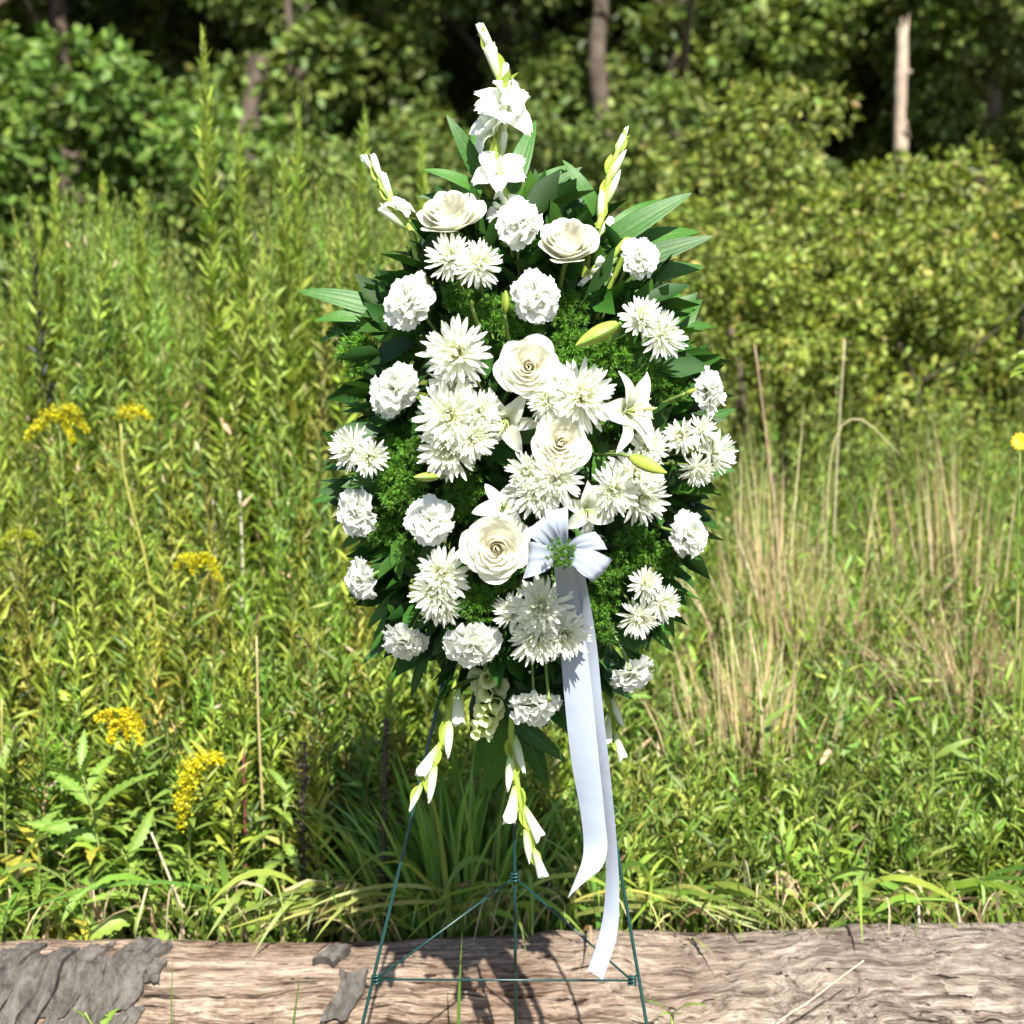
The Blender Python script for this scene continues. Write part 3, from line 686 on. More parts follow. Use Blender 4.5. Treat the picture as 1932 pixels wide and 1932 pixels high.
# lance leaved weeds whose tips show
for i, (px, pt, y, lab) in enumerate([
        (520, 905, 1.6, 'bright lance leaved weed reaching up beside the upper left mum'), (480, 1080, 1.3, 'lance leaved weed beside the tall pale dead stalk'),
        (560, 1150, 1.2, 'lance leaved weed left of the lowest left carnation'), (235, 1215, 1.2, 'pale shooting weed above the lower left goldenrod bloom'),
        (600, 1250, 1.0, 'dark lance leaved weed at the lower left flank of the spray'), (430, 1000, 1.9, 'slim lance leaved weed above the middle goldenrod bloom'),
        (1440, 1290, 1.0, 'pale rosette topped weed right of the lowest right carnation'), (1760, 1360, 0.95, 'bright pale tipped weed in the middle of the right tangle'),
        (1860, 1340, 1.0, 'pale tipped weed near the right edge below the dead grass'), (1540, 1450, 0.85, 'leafy weed right of the long ribbon tail at mid height'),
        (1660, 1520, 0.8, 'leafy weed in the centre of the right tangle above the log'), (1800, 1560, 0.75, 'leafy weed above the log left of the arching pale blades'),
        (1310, 1500, 0.85, 'leafy weed just right of the easel and ribbon'), (1460, 1590, 0.7, 'yellow tipped leafy weed close above the log right of the easel'),
        (1610, 1660, 0.62, 'low leafy weed whose leaf droops over the log crack'), (1700, 1420, 0.9, 'dense leafy weed under the dry straw clump'),
        (1380, 1400, 1.0, 'bright leafy weed beneath the brown dead grass'), (1890, 1470, 0.85, 'leafy weed at the right edge halfway up'),
        (1250, 1600, 0.75, 'leafy weed directly behind the right easel leg'), (1560, 1300, 1.2, 'leafy weed rising in the dry straw clump')]):
    tp = P(px, pt, y); z0 = 0.0
    leafy_plant('leafy_weed', lab, 'weed', (tp[0] + 0.01, y, z0), tp, 18, 0.095, lan_leaf, 240 + i, 'lance leaved weeds in the field', 0, 62, 0.35)


# tall bud spikes
def spike(px, pt, y, lab, dx=0, full=1.0):
    rng = np.random.default_rng(int(px) + int(pt)); tp = P(px, pt, y); bs = np.array([P(px + dx, 560, y)[0], y, 0.0])
    r = thing('weed_spike', lab, 'weed', mat4(np.eye(3), bs), 'tall weed spikes against the trees')
    d = tp - bs; pts = [np.zeros(3), d * .4 + [0.01, 0, 0], d * .75, d]; V, F = tube(pts, [0.006, 0.005, 0.004, 0.002], 5, 12); O('stem', mk('stem', V, F, M_stem, (0.17, 0.21, 0.04)), r)
    cp = catmull(pts, 200); n = 380; t = 0.35 + 0.65 * np.linspace(0, 1, n); az = np.arange(n) * 2.399; el = np.radians(20 + 55 * t + rng.normal(0, 8, n))
    dd = np.column_stack([np.cos(az) * np.cos(el), np.sin(az) * np.cos(el), np.sin(el)])
    L = np.interp(t, [0.3, 0.7, 0.9, 1], [0.085, 0.062, 0.045, 0.03]) * full * (0.7 + 0.6 * rng.random(n))
    a2 = Acc(); a2.batch(LEAF5, F5, frames(dd, L, L * 0.23, rng), cp[(t * 199).astype(int)], pick(rng, [(0.2, 0.28, 0.04), (0.24, 0.3, 0.045), (0.16, 0.24, 0.032)], n))
    O('foliage', a2.mesh('foliage', M_weed), r, kind='stuff')
for a in [(382, 60, 1.9, 'tallest green weed spike rising high against the trees', 40), (450, 258, 2.0, 'second weed spike just right of the tallest one', 15), (563, 195, 2.1, 'slim weed spike above the bushy weed clump', -20),
          (535, 295, 2.0, 'short weed spike left of the bushy weed clump', 15), (688, 212, 2.2, 'leaning weed spike with side tufts left of the left gladiolus', -60), (795, 268, 2.4, 'thin weed spike behind the highest cream rose', 10),
          (103, 330, 2.3, 'twin topped weed spike in the far left weed cluster', 10), (195, 340, 2.3, 'bushy weed spike in the middle of the far left cluster', -10), (268, 365, 2.3, 'forked weed spike at the right of the far left cluster', -15),
          (72, 400, 2.2, 'low weed spike leftmost in the far left cluster', 5), (35, 545, 2.0, 'short weed spike at the left edge', 5)]:
    spike(*a)


# goldenrods in bloom
def goldenrod(lab, px, py, y, plumes, seed, col=(0.52, 0.46, 0.008), height_leaves=36, green=0.3):
    rng = np.random.default_rng(seed); y = y + .05; tp = P(px, py, y); bs = np.array([tp[0] + rng.normal(0, .03), y + 0.12, 0.0])
    r = leafy_plant('goldenrod', lab, 'goldenrod', bs, tp, height_leaves, 0.085, lan_leaf, seed, 'goldenrods in bloom', 0, 55, 0.25)
    for (ax, ay, l, drop) in plumes:
        sc = 1 / FPX * (y - CAM[1]); e = np.array([ax * sc, rng.normal(0, .01) - 0.01, -ay * sc])
        p0 = tp - bs + [0, 0, -0.01]; pts = [p0, p0 + e * .5 + [0, 0, l * .35 * sc], p0 + e + [0, 0, -drop * sc]]
        cp = catmull(pts, 80); n = 520; t = rng.random(n) ** 0.8
        q = cp[(t * 79).astype(int)] + rng.normal(0, 1, (n, 3)) * np.array([0.0055, 0.006, 0.0055]) * (1.5 - 1.1 * t)[:, None] * (np.hypot(ax, ay) / 45)
        a2 = Acc(); V, F = tube(pts, [0.0015, 0.001, 0.0006], 4, 8); a2.add(V, F, (0.17, 0.2, 0.04))
        cc = pick(rng, [col, (col[0] * 1.1, col[1] * 1.15, 0.012), (0.30, 0.30, 0.03)], n, 0.12)
        s = 0.0035 + 0.004 * rng.random(n)
        a2.batch(LEAF5, F5, frames(rng.normal(size=(n, 3)) + [0, -.3, .4], s, s * .8, rng), q, cc)
        O('flower_plume', a2.mesh('flower_plume', M_weed), r, kind='stuff')
    return r
goldenrod('goldenrod with flat topped bloom highest in the left weeds', 110, 775, 1.3, [(45, -10, 30, 5), (-30, 10, 20, 10), (-60, 30, 20, 15), (30, 40, 10, 10), (60, 20, 20, 10)], 301)
goldenrod('goldenrod with a single sideways golden plume right of the highest bloom', 225, 775, 1.35, [(60, -5, 25, 10), (25, 5, 15, 5)], 302)
goldenrod('goldenrod fading green at the left edge above the grass', 40, 1000, 1.3, [(-35, 10, 15, 12), (35, 10, 15, 12), (0, -15, 5, 0)], 303, (0.30, 0.33, 0.03))
goldenrod('goldenrod in full bloom at mid height left of the lowest left carnation', 372, 1050, 0.95, [(-40, -5, 15, 15), (40, 0, 25, 20), (15, -12, 10, 4), (45, 15, 15, 22), (-10, 10, 8, 12)], 304)
goldenrod('goldenrod with broad curled bloom in the lower left weeds', 225, 1345, 0.62, [(-40, -10, 18, 8), (45, 0, 20, 20), (20, 25, 10, 12), (-15, 35, 10, 10), (48, 22, 14, 18), (0, -10, 5, 2)], 305, (0.56, 0.45, 0.008))
goldenrod('goldenrod with long hanging plume brightest in the lower left', 375, 1430, 0.60, [(-35, 40, 30, 50), (-40, 90, 20, 40), (50, -15, 20, 10), (-20, 20, 20, 20), (-30, 60, 25, 45), (-45, 60, 25, 30)], 306, (0.56, 0.48, 0.008))
goldenrod('goldenrod with a thin pale spray above the red stalk', 430, 1370, 1.0, [(-30, 25, 15, 5), (22, -18, 10, 0)], 307, (0.32, 0.32, 0.03))
goldenrod('budding goldenrod with green yellow arching tips above the pale shoot', 275, 1215, 1.15, [(-40, 10, 20, 20), (55, 20, 30, 40), (10, 0, 8, 2)], 308, (0.28, 0.32, 0.03))
# single yellow flower and bright leaf at the right edge
c = P(1925, 833, 0.9); r = thing('yellow_flower', 'round yellow flower cut by the right edge', 'flower', mat4(np.eye(3), (c[0], .9, 0)))
V, F = tube([(0.02, 0, 0), (0.01, 0, c[2] * .6), (0, 0, c[2])], 0.002, 5, 10); O('stem', mk('stem', V, F, M_stem, (0.12, 0.18, 0.03)), r)
pet = leaf_mesh('petal', 5, broadf(0.3), 0.5, 0.1, 0, (0.7, 0.42, 0.01), (0.6, 0.36, 0.01), M_weed, 3, across=3)
for k in range(12): O('petal', pet, r, mat4(basis((-.4, -1, .4)) @ rotz(k * .5236) @ rotx(rad(20)), (0, 0, c[2]), 0.02))
c = P(1925, 690, 0.9); r = thing('leafy_shoot', 'bright lime shoot with broad leaves poking in at the right edge', 'plant', mat4(np.eye(3), (c[0] + .03, .92, 0)))
V, F = tube([(0.0, 0, 0), (0.01, 0, c[2] * .6), (-.01, 0, c[2] + .03)], 0.003, 5, 10); O('stem', mk('stem', V, F, M_stem, (0.14, 0.2, 0.03)), r)
bl = leaf_mesh('leaf', 8, broadf(0.32), 0.8, 0.15, 0, (0.17, 0.25, 0.02), (0.2, 0.27, 0.05), M_weed, 4)
for k, (ax, az_) in enumerate([(-1, .1), (-.6, .8), (.7, .4), (-.8, -.6), (.3, .9)]): O('leaf', bl, r, mat4(frames(np.array([[ax, -.4, az_]]), 1, 1, np.random.default_rng(k), .2)[0], (-.005, 0, c[2] + .012 * k - .01), 0.05))


# clear dry stalks among the weeds
def stalk(lab, pts_px, y, r0, col, name='dry_stalk', seedhead=0):
    y = y + (.12 if y > .6 and not seedhead else 0); r0 = r0 * (.8 if y > .6 else 1)
    pts = np.array([P(a, b, y) for a, b in pts_px]); b = pts[0].copy(); gpt = np.array([b[0], y, 0.0])
    r = thing(name, lab, 'stalk', mat4(np.eye(3), gpt), None)
    pp = [gpt] + list(pts) if b[2] > 0.02 else list(pts)
    V, F = tube(np.array(pp) - gpt, [r0, r0, r0 * .7], 6, 14); O('stem', mk('stem', V, F, M_stem, col), r)
    if seedhead:
        rng = np.random.default_rng(seedhead); cp = catmull(np.array(pp) - gpt, 60); n = 420; t = 0.3 + 0.7 * rng.random(n)
        q = cp[(t * 59).astype(int)] + rng.normal(0, 0.006, (n, 3)); a2 = Acc(); s = 0.009
        a2.batch(LEAF5, F5, frames(rng.normal(size=(n, 3)) + [0, 0, .6], s, s * .6, rng), q, pick(rng, [(0.03, 0.02, 0.016), (0.05, 0.032, 0.022)], n)); O('seed_mass', a2.mesh('seeds', M_weed), r, kind='stuff')
stalk('dark red weed stalk standing alone above the log', [(466, 1720), (462, 1540), (459, 1410)], 0.62, 0.0042, (0.16, 0.04, 0.045), 'red_stalk')
stalk('pale straight dry stalk right beside the red stalk', [(500, 1730), (497, 1560), (488, 1370), (484, 1200)], 0.66, 0.0035, (0.34, 0.28, 0.13))
stalk('dark brown seed covered stalk left of the left easel leg', [(722, 1760), (724, 1560), (728, 1355)], 0.56, 0.005, (0.045, 0.03, 0.025), 'seed_stalk', 5)
stalk('dark seed covered stalk in shade above the flattened grass', [(574, 1730), (572, 1560), (575, 1400)], 0.62, 0.004, (0.04, 0.03, 0.024), 'seed_stalk', 6)
stalk('slanting dry twig leaning over the grey bark of the log', [(345, 1745), (325, 1670), (285, 1570)], 0.56, 0.0028, (0.42, 0.34, 0.24))
stalk('tall whitish dead stalk left of the upper left mum', [(455, 1240), (458, 1080), (452, 925)], 1.35, 0.005, (0.42, 0.38, 0.3))
stalk('whitish dead stalk just left of the tallest whitish one', [(408, 1200), (406, 1050), (402, 940)], 1.45, 0.004, (0.42, 0.38, 0.3))
stalk('yellow green stalk bearing the middle goldenrod leaves', [(300, 1230), (275, 1060), (235, 900), (228, 800)], 1.25, 0.0045, (0.27, 0.26, 0.06))
stalk('thin straw stalk leaning at the far left above the log', [(3, 1600), (4, 1460), (3, 1320)], 0.8, 0.004, (0.28, 0.27, 0.08))
stalk('lone pale stalk standing in front of the right shrubs', [(1570, 1120), (1580, 860), (1594, 640)], 1.9, 0.0027, (0.42, 0.36, 0.24))
stalk('two toned dry stalk nearest the spray above the straw clump', [(1470, 1080), (1450, 860), (1424, 650)], 1.9, 0.003, (0.36, 0.25, 0.18))
stalk('pale arching dry stalk over the straw clump', [(1556, 1100), (1570, 850), (1620, 790), (1700, 860)], 1.8, 0.0022, (0.42, 0.37, 0.2))
stalk('white dead stem rising straight from behind the log crack', [(1735, 1780), (1734, 1740), (1732, 1690)], 0.50, 0.003, (0.5, 0.42, 0.32))
stalk('crooked pale dead stem left of the arching pale blades', [(1815, 1785), (1812, 1750), (1803, 1700)], 0.52, 0.0038, (0.5, 0.42, 0.30))

# ------------------------------------------------------------------ the log
LY, LZ, LR = 0.42, 0.125, 0.155
def log_r(x, th):
    swell = 0.014 * np.exp(-((x - 0.62) / 0.20) ** 2) + 0.009 * np.sin(x * 7 + 1) + 0.016 * (fbm(x * 9, th * 1.2, 23, 3) - .45) - 0.008 * np.exp(-((x + 0.02) / 0.2) ** 2)
    g = fbm(x * 7, th * 30 + 2.5 * fbm(x * 4, th * 3, 5, 2), 11, 4) - 0.47; g2 = fbm(x * 2.2, th * 2.5, 17, 3) - 0.45
    crack = np.zeros_like(x)
    for cx, ct, ln, dp in [(0.30, 0.74, .10, .010), (0.53, 0.95, .045, .008), (0.46, 0.55, .06, .006), (-0.30, 0.5, .12, .006), (-0.05, 0.85, .14, .008), (0.12, 0.45, .16, .006), (0.72, 0.6, .05, .009), (0.75, .35, .12, .007), (-0.40, .9, .10, .007), (0.58, .72, .1, .006), (0.85, .8, .1, .007), (0.2, .95, .1, .006), (-0.2, .25, .15, .006), (.40, .3, .12, .006)]:
        line = ct + 0.06 * np.sin(x * 23 + cx * 40) - 0.25 * (x - cx)
        crack += 1.5 * dp * np.exp(-((th - line) / 0.02) ** 2) * np.exp(-((x - cx) / ln) ** 4)
    knot = 0.012 * np.exp(-(((x - 0.355) / .012) ** 2 + ((th - 0.62) / .06) ** 2))
    return LR + swell + 0.010 * g + 0.016 * g2 - crack - knot
nx, nt_ = 640, 300
xs = np.linspace(-1.35, 1.45, nx); ths = np.concatenate([np.linspace(-math.pi, -0.55, 22)[:-1], np.linspace(-0.55, 1.85, 250), np.linspace(1.85, math.pi, 30)[1:]])         # th: 0 = facing the camera, +pi/2 = up
X, TH = np.meshgrid(xs, ths, indexing='ij'); RR = log_r(X, TH); RR[:, -1] = RR[:, 0]
YY, ZZ = LY - RR * np.cos(TH), LZ + 0.02 * X + RR * np.sin(TH)
V = np.column_stack([X.ravel(), YY.ravel(), ZZ.ravel()])
lg = thing('fallen_log', 'weathered fallen log lying across the foreground behind the easel legs', 'log', mat4(np.eye(3), (0, LY, 0)))
F = grid_faces(nx, nt_)
O('log_body', mk('log_body', V - [0, LY, 0], F, M_log), lg)
for s, i in ((-1, 0), (1, nx - 1)):       # cut ends
    ring = V[i * nt_:(i + 1) * nt_] - [0, LY, 0]; c = ring.mean(0)
    O('end_cut', mk('end_cut', np.vstack([ring, c[None]]), np.array([(k, k + 1, nt_) for k in range(nt_ - 1)]), M_log), lg)


def bark(x0, x1, t0, t1, slant, seed, th=0.011):
    rng = np.random.default_rng(seed); n, m = 16, 20
    u, v = np.meshgrid(np.linspace(0, 1, n), np.linspace(0, 1, m), indexing='ij')
    jl, jr = rng.normal(0, 1, m), rng.normal(0, 1, m); jt, jb = rng.normal(0, 1, n), rng.normal(0, 1, n)
    sm = lambda q: np.convolve(np.pad(q, 2, 'edge'), [.15, .2, .3, .2, .15], 'valid')
    jl, jr = sm(jl) * .003, sm(jr) * .003 + .0015; jt, jb = sm(jt) * .05, sm(jb) * .03
    x = x0 + (x1 - x0) * u + .045 * ((t0 + (t1 - t0) * v) - .6) + .006 * np.sin((t0 + (t1 - t0) * v) * 9) + jl[None] * (1 - u) + jr[None] * u
    tt = t0 + (t1 - t0) * v + jb[:, None] * (1 - v) + jt[:, None] * v
    edge = np.minimum(np.minimum(u, 1 - u), np.minimum(v, 1 - v))
    h = th * (0.35 + .5 * rng.random() + 0.25 * fbm(x * 26, tt * 5, seed, 3)) + 0.002 * (fbm(x * 70, tt * 16, seed + 3, 3) - .4) + 0.007 * np.clip(0.12 - edge, 0, 1) / .12 * rng.random() ** 2
    def pos(r): return np.stack([x, -r * np.cos(tt), LZ + 0.02 * x + r * np.sin(tt)], -1).reshape(-1, 3)
    r0 = log_r(x, tt); top, bot = pos(r0 + h), pos(r0 - 0.003)
    F = tri(grid_faces(n, m)); k = n * m
    Fs = [F[:, ::-1], F + k]
    bd = [i * m for i in range(n)] + [(n - 1) * m + j for j in range(1, m)] + [i * m + m - 1 for i in range(n - 2, -1, -1)] + [j for j in range(m - 2, 0, -1)]
    q = np.array([(bd[i], bd[(i + 1) % len(bd)], bd[(i + 1) % len(bd)] + k, bd[i] + k) for i in range(len(bd))])
    Fs.append(tri(q))
    O('bark_plate', mk('bark_plate', np.vstack([top, bot]), np.vstack(Fs), M_plate, smooth=False), lg)
xb = [-1.05, -0.98, -0.925, -0.875, -0.83, -0.80, -0.755, -0.725, -0.69, -0.655]
for i in range(len(xb) - 1):
    a, b = xb[i] + .0005, xb[i + 1] - .0005
    mid = 0.35 + 0.5 * ((i * 37) % 10) / 10
    if i % 3 == 1: bark(a, b, -0.6, 1.42 + .1 * (i % 2), 0, 400 + i)
    else:
        bark(a, b, mid + .01, 1.35 + .12 * (i % 3), 0, 420 + i); bark(a + .001, b + .001, -0.6, mid - .01, 0, 440 + i, .012)
bark(-0.318, -0.272, 0.55, 1.15, 0.02, 461, .008); bark(-0.325, -0.285, -0.3, 0.5, 0.01, 462, .008)
bark(-0.37, -0.335, 1.25, 1.55, 0.0, 463, .014); bark(-0.72, -0.68, 1.40, 1.70, 0.01, 464, .012); bark(-.665, -.635, .2, .75, 0, 465, .008); bark(-.655, -.63, 1.0, 1.3, 0, 466, .008)
# twig lying on the log
stalk('thin pale dead grass stem lying diagonally across the log face', [(1445, 1965), (1540, 1880), (1630, 1812)], 0.235, 0.0018, (0.5, 0.34, 0.24), 'fallen_straw')
# sprouts in front of the log
for i, (px, pt, nl, L, lab) in enumerate([(160, 1885, 6, 0.07, 'small bright leafed sprout in front of the grey log bark'), (640, 1915, 6, 0.045, 'tiny sprout at the bottom edge between bark patch and left easel leg'),
                                          (1740, 1925, 5, 0.04, 'tiny sprout at the bottom edge below the log knots')]):
    tp = P(px, pt + 25, 0.16); leafy_plant('sprout', lab, 'sprout', (tp[0], 0.16, 0), tp, nl, L, saw_leaf, 330 + i, 'sprouts in front of the log', 20, 60, 0.6)
tp = P(1268, 1915, 0.1); r = thing('sprout', 'two leaved saw edged sprout in front of the log at the right easel leg', 'sprout', mat4(np.eye(3), (tp[0], .1, 0)), 'sprouts in front of the log')
V, F = tube([(0, 0, 0), (0.003, 0, tp[2] * .6), (0, 0, tp[2])], 0.003, 5, 6); O('stem', mk('stem', V, F, M_stem, (0.13, 0.19, 0.03)), r)
for k, (dx, dz, l) in enumerate([(-.62, .75, .062), (.55, .8, .07), (.1, .2, .03), (-.2, .3, .03)]):
    O('leaf', saw_leaf[k % 2], r, mat4(frames(np.array([[dx, -.25, dz]]), 1, 1, np.random.default_rng(k), .1)[0], (0, 0, tp[2]), l))
for lab, pts, w in [('single green grass blade bent in front of the bare left log wood', [(500, 1960), (540, 1890), (566, 1835)], .007), ('thin green grass blade against the log left of the easel', [(318, 1935), (318, 1870), (326, 1790)], .004),
                    ('dark green grass blade between the left and middle easel legs', [(868, 1960), (862, 1870), (872, 1760)], .009)]:
    pw = np.array([P(a, b, .19) for a, b in pts]); g0 = np.array([pw[0][0], .19, 0]); a2 = Acc()
    blades(a2, np.random.default_rng(4), np.zeros((1, 3)), (pw[2] - g0)[None], (np.array([pw[1] - (pw[0] + pw[2]) / 2]) * .8), np.array([w]), np.array([[0.08, 0.14, 0.025]]), 9)
    O('grass_sprig', a2.mesh('grass_sprig', M_weed), None, mat4(np.eye(3), g0), label=lab, category='grass blade')

# ------------------------------------------------------------------ wire easel
ez = thing('wire_easel', 'thin dark green wire easel carrying the flower spray', 'easel', mat4(np.eye(3), (0, 0, 0)))
def wire(name, pts, r=0.0032, n=None):
    V, F = tube(pts, r, 8, n); return O(name, mk(name, V, F, M_wire), ez)
topL, topR = P(905, 820, 0.06), P(1040, 820, 0.06)
def leg_to(top, pxa, pya, pxb, pyb, y0):
    a, b = P(pxa, pya, y0 + .02), P(pxb, pyb, y0 - .03); d = b - a; e = b + d * (b[2] / -d[2]) if d[2] < 0 else b
    return [top, a, b, e]
LLp = leg_to(P(875, 1120, 0.055), 778, 1535, 684, 1932, 0.02); RRp = leg_to(P(1085, 1120, 0.055), 1172, 1650, 1220, 1932, 0.02)
wire('leg', LLp, 0.0026); wire('leg', RRp, 0.0026)
hubp = P(971, 1655, 0.09); foot = np.array([hubp[0] + .004, 0.215, 0.0])
wire('leg', [P(968, 780, 0.055), P(969, 1300, 0.075), hubp, foot], 0.0026)
jl, jr = P(709, 1848, 0.0), P(1192, 1850, 0.0)
wire('crossbar', [jl, jr], 0.0017)
wire('brace', [hubp, jl], 0.0017); wire('brace', [hubp, jr], 0.0017)
for p_ in (jl, jr, hubp):
    t_ = np.linspace(0, 6.28 * 3, 40); V, F = tube(np.column_stack([0.0058 * np.cos(t_), 0.0058 * np.sin(t_), np.linspace(-.008, .008, 40)]) + p_, 0.0016, 5); O('wire_wrap', mk('wire_wrap', V, F, M_wire), ez)
wire('top_hook', [LLp[0], P(905, 800, .06), P(968, 760, .055), P(1040, 800, .06), RRp[0]], 0.003, 16)

# ------------------------------------------------------------------ the flower spray: where the heads sit
SC = (1000.0, 870.0)
def dome(px, py):
    q = ((px - SC[0]) / 400) ** 2 + ((py - SC[1]) / 620) ** 2
    return -0.17 * math.sqrt(max(0.0, 1 - q)) - 0.01
FO = P(1000, 880, 0.045)      # where the stems meet in the foam
V = []; 
bxm = Acc(); bw = 0.075; g = np.linspace(-1, 1, 5)
for ax in range(3):
    for s in (-1, 1):
        U, W_ = np.meshgrid(g, g, indexing='ij'); q = np.zeros((25, 3)); q[:, ax] = s; q[:, (ax + 1) % 3] = U.ravel(); q[:, (ax + 2) % 3] = W_.ravel()
        q = q * [0.075, 0.035, 0.14]; q = q * (1 - 0.06 * (np.abs(q / [0.075, 0.035, 0.14]).sum(1) - 1)[:, None] / 2); bxm.add(q, grid_faces(5, 5))
O('foam_block', bxm.mesh('foam_block', M_foam), None, mat4(np.eye(3), FO + [0, 0.01, 0]), label='dark green floral foam block hidden at the heart of the spray', category='floral foam')


def head(name, label, cat, px, py, r_px, face, group, fwd=0.0):
    """root Empty at a flower head; face = (right, up, towards camera)"""
    y = dome(px, py) + fwd; p = P(px, py, y); r = r_px / FPX * (y - CAM[1])
    d = np.array([face[0], -face[2], face[1]], float)
    rng = random.Random(int(px * 7 + py)); R = basis(d, (0, 0, 1), rng.uniform(0, 6.28))
    ani = np.array([rng.uniform(.98, 1.12), rng.uniform(.82, 1.0), rng.uniform(.85, 1.05)]) if name == 'carnation' else np.ones(3)
    root = thing(name, label, cat, mat4(R * ani[None], p, r), group)
    return root, p, R / ani[None], r


def add_stem(root, p, R, r, rs=0.0026, col=(0.09, 0.15, 0.03), back=0.35, target=None):
    tgt = (FO + np.array([0.3 * (p[0] - FO[0]), 0.0, 0.3 * (p[2] - FO[2])])) if target is None else target
    inv = lambda q: (R.T @ (np.asarray(q) - p)) / r
    b = inv(tgt); pts = [np.array([0, 0, -0.05]), np.array([0, 0, -back]) + b * .12, b * .6 + np.array([0, 0, -.1]), b]
    V, F = tube(pts, rs / r, 5, 9); O('stem', mk('stem', V, F, M_stem, col), root)


# --- rose
def rose_petals(n=32):
    out = []
    for i in range(n):
        s = i / (n - 1); rng = np.random.default_rng(500 + i)
        half = 1.55 - 0.80 * s; rt = 0.05 + 0.86 * s ** 1.05; zt = 0.68 - 0.36 * s ** 1.5 + 0.012 * math.sin(i * 2.1); curl = -0.03 if s < .12 else 0.035 + 0.15 * s
        a = np.linspace(-1, 1, 11); t = np.linspace(0, 1, 10); A, T = np.meshgrid(a, t, indexing='ij')
        tip = 1 - 0.20 * A ** 2 - 0.16 * A ** 6 + (0.06 * np.exp(-(A / .25) ** 2) if s > .45 else 0) + 0.015 * np.sin(A * 5 + i)
        tt = T * tip
        p0, p1, p2 = (0.03, -0.02), (rt * 0.92 + 0.05, 0.05 + 0.12 * (1 - s)), (rt, zt)
        rho = (1 - tt) ** 2 * p0[0] + 2 * tt * (1 - tt) * p1[0] + tt ** 2 * p2[0]
        z = (1 - tt) ** 2 * p0[1] + 2 * tt * (1 - tt) * p1[1] + tt ** 2 * p2[1]
        k = np.clip((tt - .62) / .38, 0, 1) ** 1.7
        rho = rho + curl * k; z = z - max(curl, 0) * 0.45 * k * tt
        rho = rho * (1 - 0.07 * A * (1 - s * .4)) + (0.006 + .022 * s) * np.sin(A * (3 + i % 4) + i * 2) * T ** 2; z = z + .03 * s * np.sin(A * (2.5 + i % 3) + i * 1.3) * T ** 3
        ph = A * half + i * 2.399
        V = np.stack([rho * np.cos(ph), rho * np.sin(ph), z], -1).reshape(-1, 3)
        ci = np.array([0.81, 0.775, 0.665]) * (1 - s) + np.array([0.79, 0.785, 0.72]) * s
        C = (ci * (1 - 0.06 * (1 - T.ravel()))[:, None] * np.array([1, 1.0, 0.97]))
        out.append(mk('petal', V, tri(grid_faces(11, 10)), M_petal, C))
    return out
ROSE = rose_petals()
sepal = leaf_mesh('sepal', 6, lance(0.13), -0.8, 0.2, 0, (0.08, 0.14, 0.03), (0.1, 0.16, 0.04), M_stem, 2, across=3)
def cup_mesh(name, r, h, col, mat, sides=10):
    t = np.linspace(0, 1, 6); V = []; 
    for q in t:
        a = np.linspace(0, 6.2832, sides, endpoint=False); rr = r * math.sqrt(max(0.02, math.sin(q * 1.5)))
        V += [(rr * math.cos(b), rr * math.sin(b), h * (q - 1)) for b in a]
    F = [(i * sides + j, i * sides + (j + 1) % sides, (i + 1) * sides + (j + 1) % sides, (i + 1) * sides + j) for i in range(5) for j in range(sides)]
    return mk(name, V, tri(F), mat, col)
CALYX_R = cup_mesh('calyx', 0.2, 0.3, (0.09, 0.15, 0.03), M_stem); CALYX_C = cup_mesh('calyx', 0.24, 0.62, (0.16, 0.24, 0.06), M_stem)
def rose(label, px, py, r, face, fwd=0.0, deep=1.0):
    root, p, R, rr = head('rose', label, 'rose', px, py, r, face, 'cream roses in the spray', fwd)
    for i, me in enumerate(ROSE): O('petal', me, root, mat4(np.diag([1, 1, deep]), (0, 0, -.22 - .5 * (deep - 1))))
    O('calyx', CALYX_R, root, mat4(np.eye(3), (0, 0, -.20 - .5 * (deep - 1))))
    for k in range(5): O('sepal', sepal, root, mat4(rotz(k * 1.2566) @ rotx(rad(-35)), (0, 0, -.28 - .5 * (deep - 1)), 0.5))
    add_stem(root, p, R, rr, 0.0032)
rose('cream rose seen from the side, highest rose, left of the tallest gladiolus', 848, 398, 64, (-.15, .80, .52), 0, 1.55)
rose('cream rose cup tilted upward beneath the short right gladiolus', 1072, 450, 60, (.02, .72, .62), 0, 1.75)
rose('wide open cream rose facing out, above the mum pair and middle rose', 997, 692, 62, (.0, .12, 1), -.015)
rose('middle cream rose resting on the mums, facing slightly upward', 1058, 836, 59, (.1, .22, 1), -.02)
rose('largest cream rose with blush centre, left of the satin bow', 937, 1034, 67, (-.02, .0, 1), -.02)

# --- carnation
def fan(seed, k, amp, col):
    rng = np.random.default_rng(seed); a = np.linspace(-1, 1, 15); t = np.linspace(0, 1, 6); A, T = np.meshgrid(a, t, indexing='ij')
    ph = A * 0.80 * (0.25 + 0.75 * T ** .6); ln = (0.16 + 0.84 * T) * (1 - .10 * A ** 2) * (1 + 0.03 * np.where(np.arange(15) % 2 == 0, 1, -1)[:, None] * (T > .95)) * (1 + 0.10 * np.sin(A * 3.3 + seed))
    z = amp * T ** 1.6 * (np.sin(A * k + rng.random() * 6) + .6 * np.sin(A * k * 2.1 + rng.random() * 6)) - 0.08 * T ** 2
    V = np.stack([ln * np.sin(ph), ln * np.cos(ph), z], -1).reshape(-1, 3)
    C = np.asarray(col) * (1 - 0.10 * (1 - T.ravel())[:, None] * np.array([.6, .2, 1]))
    return V, tri(grid_faces(15, 6)), C
CP = [mk('petal', *fan(600 + i, 4.5 + i, 0.13, (0.77, 0.785, 0.77))[:2], M_petal, fan(600 + i, 4.5 + i, 0.13, (0.77, 0.785, 0.77))[2]) for i in range(5)]
